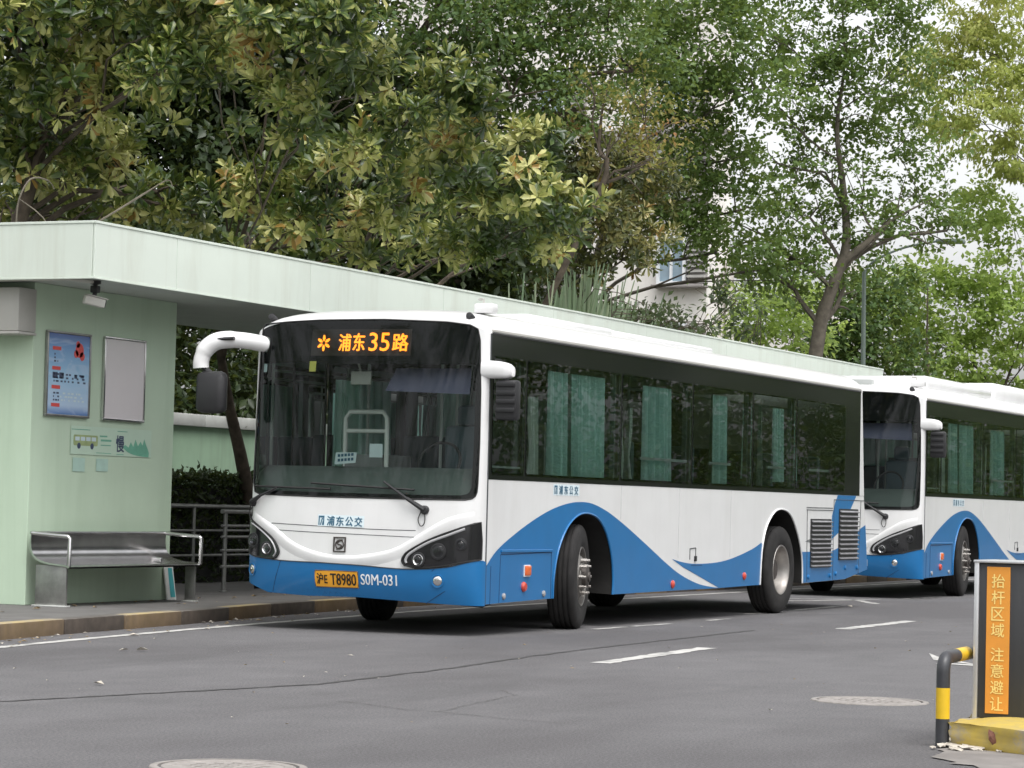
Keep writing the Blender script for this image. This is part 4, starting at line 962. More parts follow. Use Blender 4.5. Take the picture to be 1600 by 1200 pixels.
# boundary wall
bw = thing('boundary_wall', 'pale green boundary wall with white coping behind the hedge', 'wall', (14, 9, .1)); of = (14, 9, .1)
MB().box(-20, 55, 9.0, 9.2, .08, 2.22).build('wall_body', M['wallg2'], bw, off=of)
for k in range(20):
    MB().box(-20+3.75*k+.006, -20+3.75*(k+1)-.006, 8.93, 9.27, 2.22, 2.39, .01).build('coping_stone', M['coping'], bw, 40, off=of)

# ================================================================== STREET FURNITURE IN FRONT
ck = thing('barrier_cabinet', 'dark grey barrier cabinet with orange warning label on yellow base', 'barrier cabinet', (-8.1, -7.2, .0)); of = (-8.1, -7.2, .0)
MB().box(-8.13, -7.75, -7.42, -6.975, .14, .985, .006).build('casing', M['kiosk'], ck, 40, off=of)
MB().box(-8.145, -8.12, -6.985, -6.960, .12, .99, .003).build('corner_trim', M['trim'], ck, 40, off=of)
MB().box(-8.15, -7.73, -7.44, -6.955, .986, 1.0, .003).build('top_cover', M['trim'], ck, 40, off=of)
lb = MB().box(-8.136, -8.1285, -7.158, -7.028, .165, .965, .002).build('warning_label', M['label_o'], ck, off=of)
zz = .925
for i, s in enumerate('抬杆区域 注意避让'):
    if s == ' ': zz -= .042; continue
    V, F = text_fit(s, .072, .074, .018)
    MB().add([(-8.1375-c_, -7.093-a, zz-.037+b) for a, b, c_ in V], F).build('lettering', M['label_ink'], lb, off=of); zz -= .0895
MB().box(-8.145, -8.13, -7.40, -7.26, .90, .95, .004).build('hinge', M['pipe_k'], ck, 40, off=of)
# yellow concrete base with broken edge
bb = bmesh.new(); bmesh.ops.create_cube(bb, size=1)
bmesh.ops.subdivide_edges(bb, edges=list(bb.edges), cuts=7, use_grid_fill=True)
rg = random.Random(12)
for v in bb.verts:
    p = v.co.copy(); fx, fy = p.x+.5, p.y+.5; q = [(-9.02, -7.95), (-7.5, -7.95), (-7.5, -6.87), (-8.52, -6.94)]; x = (q[0][0]*(1-fx)+q[1][0]*fx)*(1-fy)+(q[3][0]*(1-fx)+q[2][0]*fx)*fy; y = (q[0][1]*(1-fx)+q[1][1]*fx)*(1-fy)+(q[3][1]*(1-fx)+q[2][1]*fx)*fy; z = .068+p.z*.165
    j = .012 if p.z < .45 else .006
    if p.z > .4 and (p.y > .33 or p.x < -.42): z -= rg.uniform(0, .03)
    v.co = (x+rg.uniform(-j, j), y+rg.uniform(-j, j), z+rg.uniform(-.004, .004))
MB().bm(bb).build('base', M['stub_y'], ck, 50, off=of)
eb = bmesh.new(); bmesh.ops.create_icosphere(eb, subdivisions=2, radius=1); rg = random.Random(5)
for v in eb.verts: v.co = Vector((-8.652+v.co.x*.016*rg.uniform(.8, 1.2), -7.21+v.co.y*.030*rg.uniform(.6, 1.4), .085+v.co.z*.038*rg.uniform(.6, 1.4)))
MB().bm(eb).build('exposed_brick', M['brick'], ck, off=of)
chip_defs = [(-8.56, -6.98, .19, .05, .9), (-8.62, -7.10, .20, .055, 2.1), (-8.50, -6.96, .14, .06, 1.6), (-8.62, -7.0, .11, .05, .3), (-8.66, -7.12, .10, .04, 1.1), (-8.60, -6.92, .09, .05, .1), (-8.72, -7.03, .13, .035, .7), (-8.58, -7.2, .08, .05, 1.9), (-8.30, -6.90, .12, .06, .5), (-8.55, -7.06, .10, .06, 2.2), (-8.70, -6.9, .06, .03, .2), (-8.68, -7.25, .05, .03, .9)]
cm = MB(); rg = random.Random(8)
for x, y, L, h, a in chip_defs:
    b_ = bmesh.new(); bmesh.ops.create_icosphere(b_, subdivisions=1, radius=1)
    for v in b_.verts:
        q = v.co*rg.uniform(.75, 1.15); v.co = (x+L*.55*q.x*math.cos(a)-L*.34*q.y*math.sin(a), y+L*.55*q.x*math.sin(a)+L*.34*q.y*math.cos(a), .006+h*.26*(max(-.6, min(.5, q.z))+.75)+.25*h*q.x*.3)
    cm.bm(b_)
tag(cm.build('concrete_rubble', M['rubble']), 'pale broken concrete bits at the foot of the yellow base', 'rubble', kind='stuff')

bo = thing('pipe_bollard', 'bent black and yellow pipe bollard beside the barrier cabinet', 'bollard', (-8.55, -6.79, 0)); of = (-8.55, -6.79, 0)
bx, by = -8.50, -6.895
dv = Vector((1.0, 0, 0))
def bp(s, z): return (bx+dv.x*s, by+dv.y*s, z)
vert = [(0, 0.0), (0, .165)]
MB().tube([bp(0, 0), bp(0, .15)], .037, 16).build('pipe', M['pipe_k'], bo, 50, off=of)
MB().tube([bp(0, .15), bp(0, .315)], .0375, 16, False).build('yellow_band', M['pipe_y'], bo, 50, off=of)
MB().tube([bp(0, .315), bp(0, .40)]+[bp(.075-.075*math.cos(R_(a)), .40+.075*math.sin(R_(a))) for a in range(15, 91, 15)]+[bp(.24, .478)], .037, 16).build('pipe', M['pipe_k'], bo, 50, off=of)
MB().tube([bp(.24, .478), bp(.46, .482)], .0375, 16, False).build('yellow_band', M['pipe_y'], bo, 50, off=of)
MB().tube([bp(.46, .482), bp(.90, .485), bp(.96, .46), bp(.98, .40), bp(.98, 0)], .037, 16).build('pipe', M['pipe_k'], bo, 50, off=of)

# ================================================================== LAMP POST
lp = thing('street_lamp', 'slim grey street lamp with curved arm rising behind the canopy', 'street lamp', (34.3, 7.0, .1)); of = (34.3, 7.0, .1)
MB().tube([(34.3, 7.0, .1), (34.25, 7.0, 3), (34.15, 7.0, 6.55)], [.075, .06, .045], 10).build('pole', M['pole'], lp, 50, off=of)
MB().tube(smoothp([(34.15, 7.0, 6.45), (34.25, 6.8, 6.75), (34.5, 6.2, 7.05), (34.7, 5.5, 7.2)], 6), .026, 8).build('arm', M['pole'], lp, 50, off=of)
MB().box(34.6, 34.9, 4.95, 5.55, 7.14, 7.24, .03).build('lantern', M['pole'], lp, 40, off=of)

# ================================================================== VEGETATION
# crown clumps: (x, y, z, radius) in metres
CL = {
'MAG1': [(2.72, 7.15, 6.72, 0.62), (3.99, 6.78, 6.77, 0.68), (3.84, 7.19, 6.05, 0.68), (3.03, 5.35, 6.03, 0.54), (4.56, 8.1, 5.3, 0.62), (5.31, 7.64, 5.46, 0.67), (4.23, 8.73, 5.94, 0.7), (5.95, 8.7, 4.89, 0.49), (3.55, 5.37, 6.66, 0.62), (3.7, 7.33, 7.62, 0.9), (4.14, 6.37, 7.57, 0.9), (4.03, 8.95, 7.94, 1.01), (4.13, 6.57, 5.99, 0.53), (7.08, 7.46, 4.9, 0.33), (6.45, 7.6, 5.08, 0.42), (6.22, 8.12, 4.86, 0.34), (5.73, 9.18, 4.83, 0.32)],
'MAG2': [(2.56, 3.95, 6.38, 0.59), (2.91, 3.2, 6.33, 0.62), (3.25, 4.88, 6.11, 0.5), (3.15, 3.95, 5.59, 0.51), (4.41, 3.55, 6.16, 0.52), (4.12, 4.24, 5.53, 0.36), (6.83, 5.56, 5.31, 0.48), (6.17, 4.59, 5.51, 0.48), (7.55, 6.49, 4.43, 0.37), (7.96, 5.6, 4.38, 0.37), (3.89, 4.9, 4.02, 0.19), (3.04, 4.02, 7.28, 0.84), (3.42, 3.19, 7.3, 0.77), (3.52, 5.37, 7.17, 0.8), (8.14, 5.15, 4.96, 0.37), (6.54, 6.21, 5.09, 0.46), (6.78, 5.74, 4.71, 0.44), (7.53, 5.29, 4.86, 0.42), (7.53, 6.56, 4.14, 0.26), (6.8, 6.83, 5.1, 0.36)],
'MAG3': [(6.58, 3.61, 6.35, 0.51), (6.41, 4.03, 5.87, 0.45), (7.19, 3.5, 6.12, 0.43), (7.48, 4.12, 5.63, 0.57), (7.81, 4.63, 5.4, 0.44), (9.64, 4.23, 5.48, 0.72), (9.4, 4.77, 5.26, 0.51), (10.66, 4.34, 6.13, 0.54), (11.14, 4.62, 5.01, 0.62), (10.33, 5.2, 4.76, 0.48), (11.8, 4.34, 5.34, 0.58), (10.04, 5.83, 4.66, 0.35)],
'MAG4': [(20.96, 8.16, 7.49, 0.9), (21.79, 7.58, 7.24, 0.91), (22.52, 7.2, 7.03, 0.6), (21.21, 7.75, 6.27, 1.01), (20.36, 8.46, 5.63, 0.84), (21.97, 7.32, 5.88, 0.7), (21.55, 8.3, 5.35, 0.57), (19.78, 8.41, 6.63, 0.55)],
'CAM1': [(17.9, 9.82, 9.27, 1.19), (18.39, 8.75, 9.4, 1.24), (19.72, 8.27, 9.16, 1.21), (20.03, 7.72, 8.08, 0.99), (18.63, 8.35, 8.12, 1.08), (19.15, 9.57, 8.69, 1.1), (21.09, 7.66, 9.59, 1.07), (19.28, 11.64, 9.03, 1.35), (18.95, 9.78, 10.77, 1.43), (19.64, 8.28, 10.7, 1.43), (20.42, 11.69, 7.71, 1.49), (20.7, 13.43, 8.04, 1.64), (21.31, 7.25, 8.92, 0.9), (20.72, 8.38, 10.24, 1.13)],
'CAM2': [(15.27, 15.6, 8.46, 2.16), (16.12, 13.74, 8.73, 2.16), (17.82, 12.47, 8.5, 2.09), (15.56, 15.2, 6.32, 2.05), (16.45, 13.24, 6.59, 2.05), (17.36, 11.28, 6.43, 1.94), (18.19, 9.52, 6.26, 1.83), (23.34, 10.22, 6.96, 1.67), (16.03, 11.94, 4.91, 1.58), (16.82, 10.22, 4.96, 1.58), (17.53, 8.68, 4.9, 1.27), (15.6, 14.72, 10.1, 2.16), (16.72, 12.28, 10.28, 2.16)],
'RUST': [(17.69, 5.64, 7.87, 0.67), (18.84, 5.58, 7.56, 0.58), (17.53, 6.06, 7.19, 0.57), (17.79, 5.54, 6.79, 0.57), (17.39, 6.29, 7.85, 0.52)],
'SYC2': [(27.48, 8.03, 10.56, 1.33), (27.24, 8.6, 10.16, 1.01), (27.85, 7.33, 9.56, 1.08), (28.43, 8.6, 8.4, 1.03), (28.75, 8.01, 7.26, 1.22), (28.34, 8.89, 7.5, 0.97), (28.63, 8.36, 6.42, 0.64), (26.9, 9.29, 10.52, 1.14), (27.51, 7.8, 12.08, 1.52), (29.97, 7.87, 6.2, 0.79), (27.43, 9.47, 9.33, 0.77), (27.71, 8.89, 9.09, 0.77), (27.59, 7.91, 9.42, 0.76), (28.18, 7.96, 8.22, 0.77), (28.18, 9.3, 6.84, 0.58), (27.99, 9.65, 7.35, 0.64)],
'SYC1': [(31.08, 7.38, 10.72, 1.27), (31.49, 6.41, 11.41, 1.27), (32.95, 5.72, 10.67, 1.16), (31.43, 6.77, 9.4, 1.0), (30.94, 7.92, 8.5, 0.94), (32.82, 6.15, 9.23, 0.9), (31.28, 7.3, 7.39, 1.07), (30.83, 8.33, 6.89, 1.07), (33.1, 5.71, 7.68, 1.02), (31.72, 6.28, 8.08, 0.67), (31.18, 7.66, 6.04, 0.8), (30.72, 8.11, 11.23, 1.2), (30.91, 7.86, 9.64, 0.6), (33.2, 5.35, 9.05, 0.82), (31.83, 6.15, 7.02, 0.8), (31.2, 6.9, 12.87, 1.6), (31.94, 5.32, 12.64, 1.47), (31.37, 7.0, 8.33, 0.6), (33.46, 4.97, 7.29, 0.68), (31.44, 6.65, 10.34, 0.73), (32.14, 6.79, 5.98, 0.54)],
'GOLD': [(44.88, 8.35, 12.48, 1.15), (45.33, 7.31, 13.08, 1.31), (44.38, 7.18, 11.21, 1.21), (44.78, 6.23, 11.88, 1.29), (44.79, 6.37, 10.34, 1.0), (44.94, 8.34, 11.25, 0.85), (45.66, 6.49, 14.0, 1.48), (44.69, 8.72, 12.88, 0.74), (46.29, 5.29, 12.56, 1.8), (45.12, 7.54, 15.12, 1.64), (45.05, 7.02, 10.31, 0.68), (45.0, 7.98, 13.47, 0.9)],
'FRS1': [(44.91, 8.85, 7.22, 1.07), (45.35, 7.95, 6.59, 1.23), (45.75, 6.98, 7.43, 1.23), (46.12, 6.31, 6.31, 1.31), (45.06, 8.69, 5.5, 1.07), (45.56, 7.65, 5.2, 1.23), (45.65, 9.73, 6.29, 1.0), (46.81, 6.94, 8.69, 1.08), (46.44, 7.7, 9.17, 0.92), (46.11, 6.45, 5.15, 1.15), (45.47, 7.94, 4.29, 0.98)],
'FRS2': [(35.74, 9.75, 5.72, 0.8), (36.01, 9.22, 5.3, 0.8), (35.55, 10.21, 5.35, 0.51), (36.82, 9.75, 6.25, 0.74)],
'DKSH': [(40.18, 9.68, 5.9, 1.08), (40.56, 8.84, 6.07, 1.08), (40.47, 9.12, 5.14, 1.08), (40.87, 8.27, 5.01, 0.93), (40.16, 9.82, 4.97, 0.93), (41.61, 8.86, 6.94, 0.86)],
'DKS2': [(18.09, 5.16, 4.28, 0.31), (18.31, 4.69, 4.24, 0.37), (19.45, 4.56, 4.69, 0.38), (19.6, 4.27, 4.28, 0.37), (16.99, 5.16, 4.25, 0.3), (19.32, 4.8, 4.9, 0.25)],
}
TR_SYC1 = [(31.44, 7.33, 3.78), (31.48, 7.17, 4.59), (31.55, 6.87, 5.93), (31.63, 6.61, 6.8), (31.55, 6.66, 7.94), (31.42, 6.79, 9.27), (31.42, 6.65, 10.74), (31.26, 6.78, 12.74)]
TR_SYC1B = [(31.6, 6.69, 6.47), (31.83, 6.15, 6.95), (32.51, 5.81, 7.48), (33.42, 4.97, 8.11)]
TR_CAM1 = [(18.44, 11.36, 6.22), (18.57, 10.87, 8.21), (18.76, 10.37, 9.0), (18.95, 9.88, 9.89), (19.12, 9.38, 11.0)]
TR_RUST = [(17.46, 6.33, 6.0), (17.45, 6.24, 7.03), (17.46, 6.15, 7.86), (17.53, 5.92, 8.48)]
TR_RUSTB = [(17.46, 6.29, 6.41), (17.75, 5.63, 6.72), (18.4, 5.35, 7.44)]
BR1 = [(1.96, 5.48, 4.19), (2.05, 5.26, 4.34), (2.33, 5.12, 4.54), (2.67, 5.08, 4.71), (2.7, 5.03, 4.64)]
BR2 = [(1.59, 6.3, 4.14), (1.59, 6.27, 4.41), (1.71, 6.21, 4.64), (1.96, 6.16, 4.65), (2.16, 6.21, 4.58)]

def unit(a): return a/np.maximum(np.linalg.norm(a, axis=-1, keepdims=True), 1e-9)
SMALL = (np.array([(0, 0, 0), (-.5, .45, .10), (0, 1, -.04), (.5, .45, .10)], np.float32), [(0, 3, 2), (0, 2, 1)])
BIG = (np.array([(0, 0, 0), (-.33, .36, .05), (0, .38, -.03), (.33, .36, .05), (-.48, .74, .03), (0, .76, -.06), (.48, .74, .03), (0, 1, -.12)], np.float32),
       [(0, 2, 1), (0, 3, 2), (1, 2, 5), (1, 5, 4), (2, 3, 6), (2, 6, 5), (4, 5, 7), (5, 6, 7)])
def leaf_frames(ax, nr):
    ax = unit(ax); nr = unit(nr-ax*np.sum(nr*ax, -1, keepdims=True)); return ax, nr, np.cross(ax, nr)
def leaf_mesh(name, P, ax, nr, L, Wd, tmpl, mat):
    a, n, s = leaf_frames(ax, nr); tv, tf = tmpl; k = len(tv)
    V = P[:, None, :]+s[:, None, :]*(tv[None, :, 0:1]*Wd[:, None, None])+a[:, None, :]*(tv[None, :, 1:2]*L[:, None, None])+n[:, None, :]*(tv[None, :, 2:3]*L[:, None, None])
    F = (np.arange(len(P))[:, None, None]*k+np.array(tf)[None]).reshape(-1, 3)
    return mesh_np(name, V.reshape(-1, 3), F, mat, smooth=False)
def rdir(rg, n): return unit(rg.normal(size=(n, 3)))
def limb(mb, p0, p1, r0, r1, rg, sag=.12, n=5, sides=5):
    p0 = np.array(p0); p1 = np.array(p1); d = np.linalg.norm(p1-p0); off = rg.normal(size=3)*sag*d*.6; off[2] += sag*d*.5
    pts = [tuple(p0+(p1-p0)*t+off*math.sin(math.pi*t)*(.7+.3*math.sin(5*t))) for t in np.linspace(0, 1, n)]
    mb.tube(pts, [r0+(r1-r0)*t for t in np.linspace(0, 1, n)], sides, False); return pts
def tree_trunk(root, base, paths, clumps, bark, seed, r0, twigs=3):
    """tapered trunk along the first path, limbs into every clump, twigs inside it"""
    rg = np.random.default_rng(seed); mb = MB()
    joints = []
    for i, pth in enumerate(paths):
        pts = smoothp(pth, 4); m = len(pts); rr0 = r0 if i == 0 else r0*.55
        mb.tube(pts, [rr0*(.06+.94*(1-k/(m-1))**1.25)*(1.2 if (i == 0 and k == 0) else 1) for k in range(m)], 10 if i == 0 else 7, False)
        joints += [(p, rr0*(.06+.94*(1-k/(m-1))**1.25)) for k, p in enumerate(pts) if p[2] > 1.6]
    for c in clumps:
        cc = np.array(c[:3]); best = min(joints, key=lambda j: np.linalg.norm(cc-j[0])+3*max(0, j[0][2]-(c[2]-.9)))
        rl = min(best[1]*.45, .07); pts = limb(mb, best[0], cc, rl, rl*.4+.008, rg)
        for _ in range(twigs):
            limb(mb, pts[rg.integers(2, 5)], cc+rdir(rg, 1)[0]*c[3]*rg.uniform(.6, .95), rl*.35+.006, .006, rg, .15, 4, 4)
    return mb.build('trunk', bark, root, 60, False, off=base)
def sprays(rg, clumps, dens, lo=.35):
    C = []; O = []
    for x, y, z, r in clumps:
        n = max(4, int(dens*r*r)); d = rdir(rg, n); d[:, 2] = d[:, 2]*.9+.12; d = unit(d)
        q = rg.uniform(lo, 1.05, n)**.6; wob = 1+.28*np.sin(3*d[:, 0]*2+x)*np.cos(4*d[:, 1]+y)+.15*np.sin(7*d[:, 2]+z)
        C.append(np.array([x, y, z])+d*(r*q*wob)[:, None]*np.array([1, 1, .82])); O.append(d)
    return np.concatenate(C), np.concatenate(O)
def small_leaves(clumps, mat, seed, dens, per, L, Wd, rad, base, droop=0.0, name='crown'):
    rg = np.random.default_rng(seed); S, O = sprays(rg, clumps, dens); ns = len(S)
    idx = np.repeat(np.arange(ns), per); n = len(idx)
    off = rg.normal(size=(n, 3))*rad; off[:, 2] *= .45
    P = S[idx]+off; out = O[idx]
    nr = unit(np.array([0, 0, 1.0])*1.1+out*.6+rg.normal(size=(n, 3))*.45)
    ax = unit(out*.6+rg.normal(size=(n, 3))*.7+np.array([0, 0, -droop-.15]))
    s = rg.uniform(.65, 1.2, n)
    return leaf_mesh(name, P-np.array(base), ax, nr, L*s, Wd*s*rg.uniform(.85, 1.15, n), SMALL, mat), S
def small_tree(name, label, cat, base, paths, clumps, mat, bark, seed, dens, per, L, Wd, rad, r0, group=None, droop=0.0, twigs=3):
    r = thing(name, label, cat, base, 0, group)
    tree_trunk(r, base, paths, clumps, bark, seed, r0, twigs)
    me, S = small_leaves(clumps, mat, seed, dens, per, L, Wd, rad, base, droop)
    o = bpy.data.objects.new('crown', me); link(o, r); o['kind'] = 'stuff'
    return r
def big_leaves(clumps, seed, dens, L=.175, k=9):
    rg = np.random.default_rng(seed); S, O = sprays(rg, clumps, dens, .25); ns = len(S)
    A = unit(O*.75+np.array([0, 0, .55])+rg.normal(size=(ns, 3))*.35)
    t = np.where(np.abs(A[:, 2:3]) < .9, np.array([[0, 0, 1.0]]), np.array([[1.0, 0, 0]])); e1 = unit(np.cross(A, t)); e2 = np.cross(A, e1)
    kk = rg.integers(6, k+4, ns); idx = np.repeat(np.arange(ns), kk); n = len(idx)
    j = np.concatenate([np.arange(q) for q in kk]); phi = j*2.4+rg.uniform(0, .5, n)+idx; th = np.radians(28+j*8.5+rg.normal(size=n)*9)
    d = A[idx]*np.cos(th)[:, None]+(e1[idx]*np.cos(phi)[:, None]+e2[idx]*np.sin(phi)[:, None])*np.sin(th)[:, None]
    nr = A[idx]-d*np.sum(A[idx]*d, -1, keepdims=True)+rg.normal(size=(n, 3))*.12
    P = S[idx]-A[idx]*(j*.008)[:, None]+d*.015
    s = rg.uniform(.7, 1.15, n)
    return P, d, nr, L*s, L*s*rg.uniform(.34, .46, n), S, A
def in_view(P, m=.02):
    d = P-np.array(CAM_C); z = d@np.array(cf); u = (d@np.array(cr))/z*FPX/800; v = (d@np.array(cu))/z*FPX/600
    return (np.abs(u) < 1-m) & (np.abs(v) < 1-m), z
def magnolia(label, base, paths, clumps, mat, seed, dens, r0, L=.192):
    r = thing('magnolia_tree', label, 'tree', base); rg = np.random.default_rng(seed+50)
    tree_trunk(r, base, paths, clumps, M['bark'], seed, r0, 3)
    P, d, nr, Ls, Ws, S, A = big_leaves(clumps, seed, dens, L)
    vis, z = in_view(P); score = np.where(vis & (P[:, 2] > 3.95), Ls/z, -1)
    pick = np.argsort(-(np.where(score > 0, -z+2*Ls, -1e6)))[:300]; keep = np.ones(len(P), bool); keep[pick] = False
    me = leaf_mesh('crown', (P-np.array(base))[keep], d[keep], nr[keep], Ls[keep], Ws[keep], BIG, mat)
    o = bpy.data.objects.new('crown', me); link(o, r); o['kind'] = 'stuff'
    lf = mesh_np('leaf', BIG[0], np.array(BIG[1]), mat)
    a, n, s = leaf_frames(d[pick], nr[pick])
    for i, q in enumerate(pick):
        o = bpy.data.objects.new('leaf', lf); link(o, r); p = P[q]-np.array(base); wv, lv = Ws[q], Ls[q]
        o.matrix_local = Matrix(((s[i][0]*wv, a[i][0]*lv, n[i][0]*lv, p[0]), (s[i][1]*wv, a[i][1]*lv, n[i][1]*lv, p[1]), (s[i][2]*wv, a[i][2]*lv, n[i][2]*lv, p[2]), (0, 0, 0, 1)))
    return r
magnolia('big leaved dark magnolia above the left end of the bus shelter', (3.6, 8.5, .1), [[(3.6, 8.5, .1), (3.7, 8.4, 2.5), (4.4, 8.2, 4.6), (4.9, 8.0, 6.5), (5.2, 8.0, 8.6)]], CL['MAG1'], M['mag'], 11, 150, .2)
magnolia('magnolia with leaning trunk and pale leaf tips over the middle of the canopy', (9.6, 7.75, .1), [[(9.6, 7.75, .1), (8.75, 7.55, 1.55), (8.1, 7.5, 2.73), (7.6, 7.3, 3.7), (7.2, 6.6, 5.2), (6.6, 6.0, 7.4)]], CL['MAG2'], M['mag'], 12, 150, .12)
magnolia('magnolia with sunny rounded leaf clumps directly above the bus front', (12.2, 8.5, .1), [[(12.2, 8.5, .1), (12.0, 8.3, 2.5), (11.2, 7.3, 4.3), (10.3, 6.2, 6.0)], [(12.0, 8.3, 2.5), (12.8, 7.0, 4.2), (13.0, 5.8, 5.2)]], CL['MAG3'], M['mag'], 13, 150, .17)
magnolia('brownish bronze leaved magnolia left of the reeds', (21.4, 8.6, .1), [[(21.4, 8.6, .1), (21.3, 8.5, 2.5), (21.0, 8.3, 4.6), (20.8, 8.1, 6.2)]], CL['MAG4'], M['mag_b'], 14, 125, .16, .175)
def G(x, y): return (x, y, .1)
small_tree('camphor_tree', 'dark green camphor tree with slanting trunk rising behind the magnolias', 'tree', G(16.6, 14), [[G(16.6, 14)]+TR_CAM1], CL['CAM1'], M['camphor'], M['bark'], 21, 34, 34, .13, .075, .20, .24)
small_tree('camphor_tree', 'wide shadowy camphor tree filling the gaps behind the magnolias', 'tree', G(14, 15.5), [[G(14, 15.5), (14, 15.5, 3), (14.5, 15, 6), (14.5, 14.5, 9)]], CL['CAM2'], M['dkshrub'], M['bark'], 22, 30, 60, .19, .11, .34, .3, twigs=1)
small_tree('maple_tree', 'thin maple with rusty yellow leaves between the camphor and the green trees', 'tree', G(17.6, 9.6), [[G(17.6, 9.6)]+TR_RUST, TR_RUSTB], CL['RUST'], M['rust'], M['bark'], 23, 40, 16, .10, .06, .16, .07, twigs=6)
small_tree('plane_tree', 'tall plane tree with forked trunk and white sky between its leaves', 'tree', G(31.2, 7.2), [[G(31.0, 7.3)]+TR_SYC1[1:], TR_SYC1B], CL['SYC1'], M['syca'], M['bark_l'], 24, 22, 40, .125, .09, .19, .19, twigs=5)
small_tree('plane_tree', 'plane tree with dense leaves partly hiding the cream building', 'tree', G(30, 12.6), [[G(30, 12.6), (29.9, 12.4, 3), (29.3, 11.4, 6), (28.2, 10, 9), (27.6, 9, 12)]], CL['SYC2'], M['syca'], M['bark_l'], 25, 27, 40, .125, .09, .21, .2, twigs=4)
small_tree('golden_tree', 'yellow green tree hanging into the upper right corner', 'tree', G(48.5, 6.0), [[G(48.5, 6.0), (48.4, 6.0, 4), (48, 6.2, 8), (47.2, 6.6, 12)]], CL['GOLD'], M['gold'], M['bark_l'], 26, 24, 32, .18, .09, .18, .22, droop=.8)
small_tree('elm_tree', 'fresh light green leafy tree behind the second bus', 'tree', G(44.5, 8.6), [[G(44.5, 8.6), (44.4, 8.5, 2.5), (44, 8.4, 4), (43.6, 8.3, 7)], [(44.4, 8.5, 2.5), (45.5, 7.0, 4.2), (46, 6.5, 6)]], CL['FRS1'], M['fresh'], M['bark'], 27, 26, 32, .17, .12, .20, .2, twigs=3)
small_tree('young_elm', 'small light green tree left of the plane trunk', 'tree', G(37, 11.5), [[G(37, 11.5), (37, 11.4, 2.5), (37, 11, 4.5)]], CL['FRS2'], M['fresh'], M['bark'], 28, 34, 30, .17, .11, .22, .1)
small_tree('dark_shrub_tree', 'dark green bushy tree behind the street lamp', 'tree', G(40, 10), [[G(40, 10), (40, 10, 2.5), (40, 9.8, 5)]], CL['DKSH'], M['camphor'], M['bark'], 29, 34, 32, .17, .11, .22, .15)
small_tree('shrub', 'nearly black twiggy shrub in front of the cream building', 'shrub', G(21.8, 8.4), [[G(21.8, 8.4), (21.8, 8.3, 2), (21.6, 7.6, 3.6)], [(21.8, 8.3, 2), (20.2, 8.4, 3.8)], [(21.8, 8.3, 2), (22.5, 6.2, 3.9)]], CL['DKS2'], M['dkshrub'], M['bark'], 30, 60, 14, .12, .07, .13, .06, twigs=9)

# far band of trees closing the view at the end of the road
fc = [(70+12*k+4*math.sin(k*2.1), 14-2.3*k*.0+10*math.sin(k*1.7)+4+k*2, 3.5+1.2*math.sin(k), 3.6) for k in range(9)]+[(62+9*k, 30+4*k, 5, 4.2) for k in range(4)]+[(90+14*k, -2-6*k, 4, 4.2) for k in range(4)]
me, _ = small_leaves(fc, M['fresh'], 41, 3.2, 60, .42, .3, .7, (0, 0, 0), name='far_woods')
o = bpy.data.objects.new('far_woods', me); link(o); o['kind'] = 'stuff'; o['label'] = 'light green mass of far trees at the end of the road'; o['category'] = 'woods'

fc = [(-24+4.4*k+math.sin(k*3.1), -24+1.2*math.sin(k*2.3), 1.8+.5*math.sin(k*1.3), 2.5) for k in range(46)]+[(-24+4.4*k+math.sin(k*5.1), -25.5+1.4*math.sin(k*2.9), 5.2+.8*math.sin(k*1.9), 2.7) for k in range(46)]+[(-22+4.9*k+math.sin(k*4.1), -26.5+1.4*math.sin(k*1.9), 8.4+1.2*math.sin(k*2.9), 2.4) for k in range(40)]
fc = [c for c in fc if not (c[2] > 3.4 and -17 < c[0] < -8)]      # gap shaped so sky reflects as a bright streak in the windscreen
fc += [(-45-2*math.sin(k*1.7), -8+5*k, 2.5+3.9*q+.8*math.sin(k*2.1+q), 3.0) for k in range(12) for q in range(4)]  # unseen trees ahead of the bus, added to darken the windscreen reflection
me, _ = small_leaves(fc, M['camphor'], 42, 5, 44, .25, .16, .5, (0, 0, 0), name='roadside_trees')
o = bpy.data.objects.new('roadside_trees', me); link(o); o['kind'] = 'stuff'; o['label'] = 'mass of green roadside trees across the road and ahead of the bus, seen only as reflections'; o['category'] = 'trees'
fc = [(3+1.9*k, 10.6+.5*math.sin(k*2.3), 2.6+.5*math.sin(k*1.3), 1.35) for k in range(17)]+[(4+2.1*k, 11.2, 4.6, 1.3) for k in range(14)]
me, _ = small_leaves(fc, M['dkshrub'], 43, 34, 44, .17, .09, .3, (0, 0, 0), name='understorey')
o = bpy.data.objects.new('understorey', me); link(o); o['kind'] = 'stuff'; o['label'] = 'dark evergreen undergrowth behind the boundary wall'; o['category'] = 'shrubs'

# reeds behind the canopy
rd = thing('reed_clump', 'tall grey green reed clump standing behind the canopy', 'reeds', (18.75, 7.05, .1))
rg = np.random.default_rng(5); mb = MB(); 
for k in range(420):
    x = 18.9+rg.normal()*.95; y = 7.05+rg.normal()*.10; h = rg.uniform(4.2, 5.4)*(1-.04*abs(x-18.8)); lean = rg.normal(size=2)*.28; wd = rg.uniform(.035, .06)
    pts = [(x+lean[0]*t**2.2*2, y+lean[1]*t*t*1.2, .1+h*(t-.16*t**4*abs(lean[0])*2)) for t in (0, .4, .7, .88, 1)]
    L_ = [(a-wd*(1-t*.8)*.42, b+wd*(1-t*.8)*.9, c) for (a, b, c), t in zip(pts, (0, .4, .7, .88, 1))]; R2 = [(a+wd*(1-t*.8)*.42, b-wd*(1-t*.8)*.9, c) for (a, b, c), t in zip(pts, (0, .4, .7, .88, 1))]
    mb.grid([L_, R2])
mb.build('blades', M['reed'], rd, None, False, off=(18.75, 7.05, .1), kind='stuff')

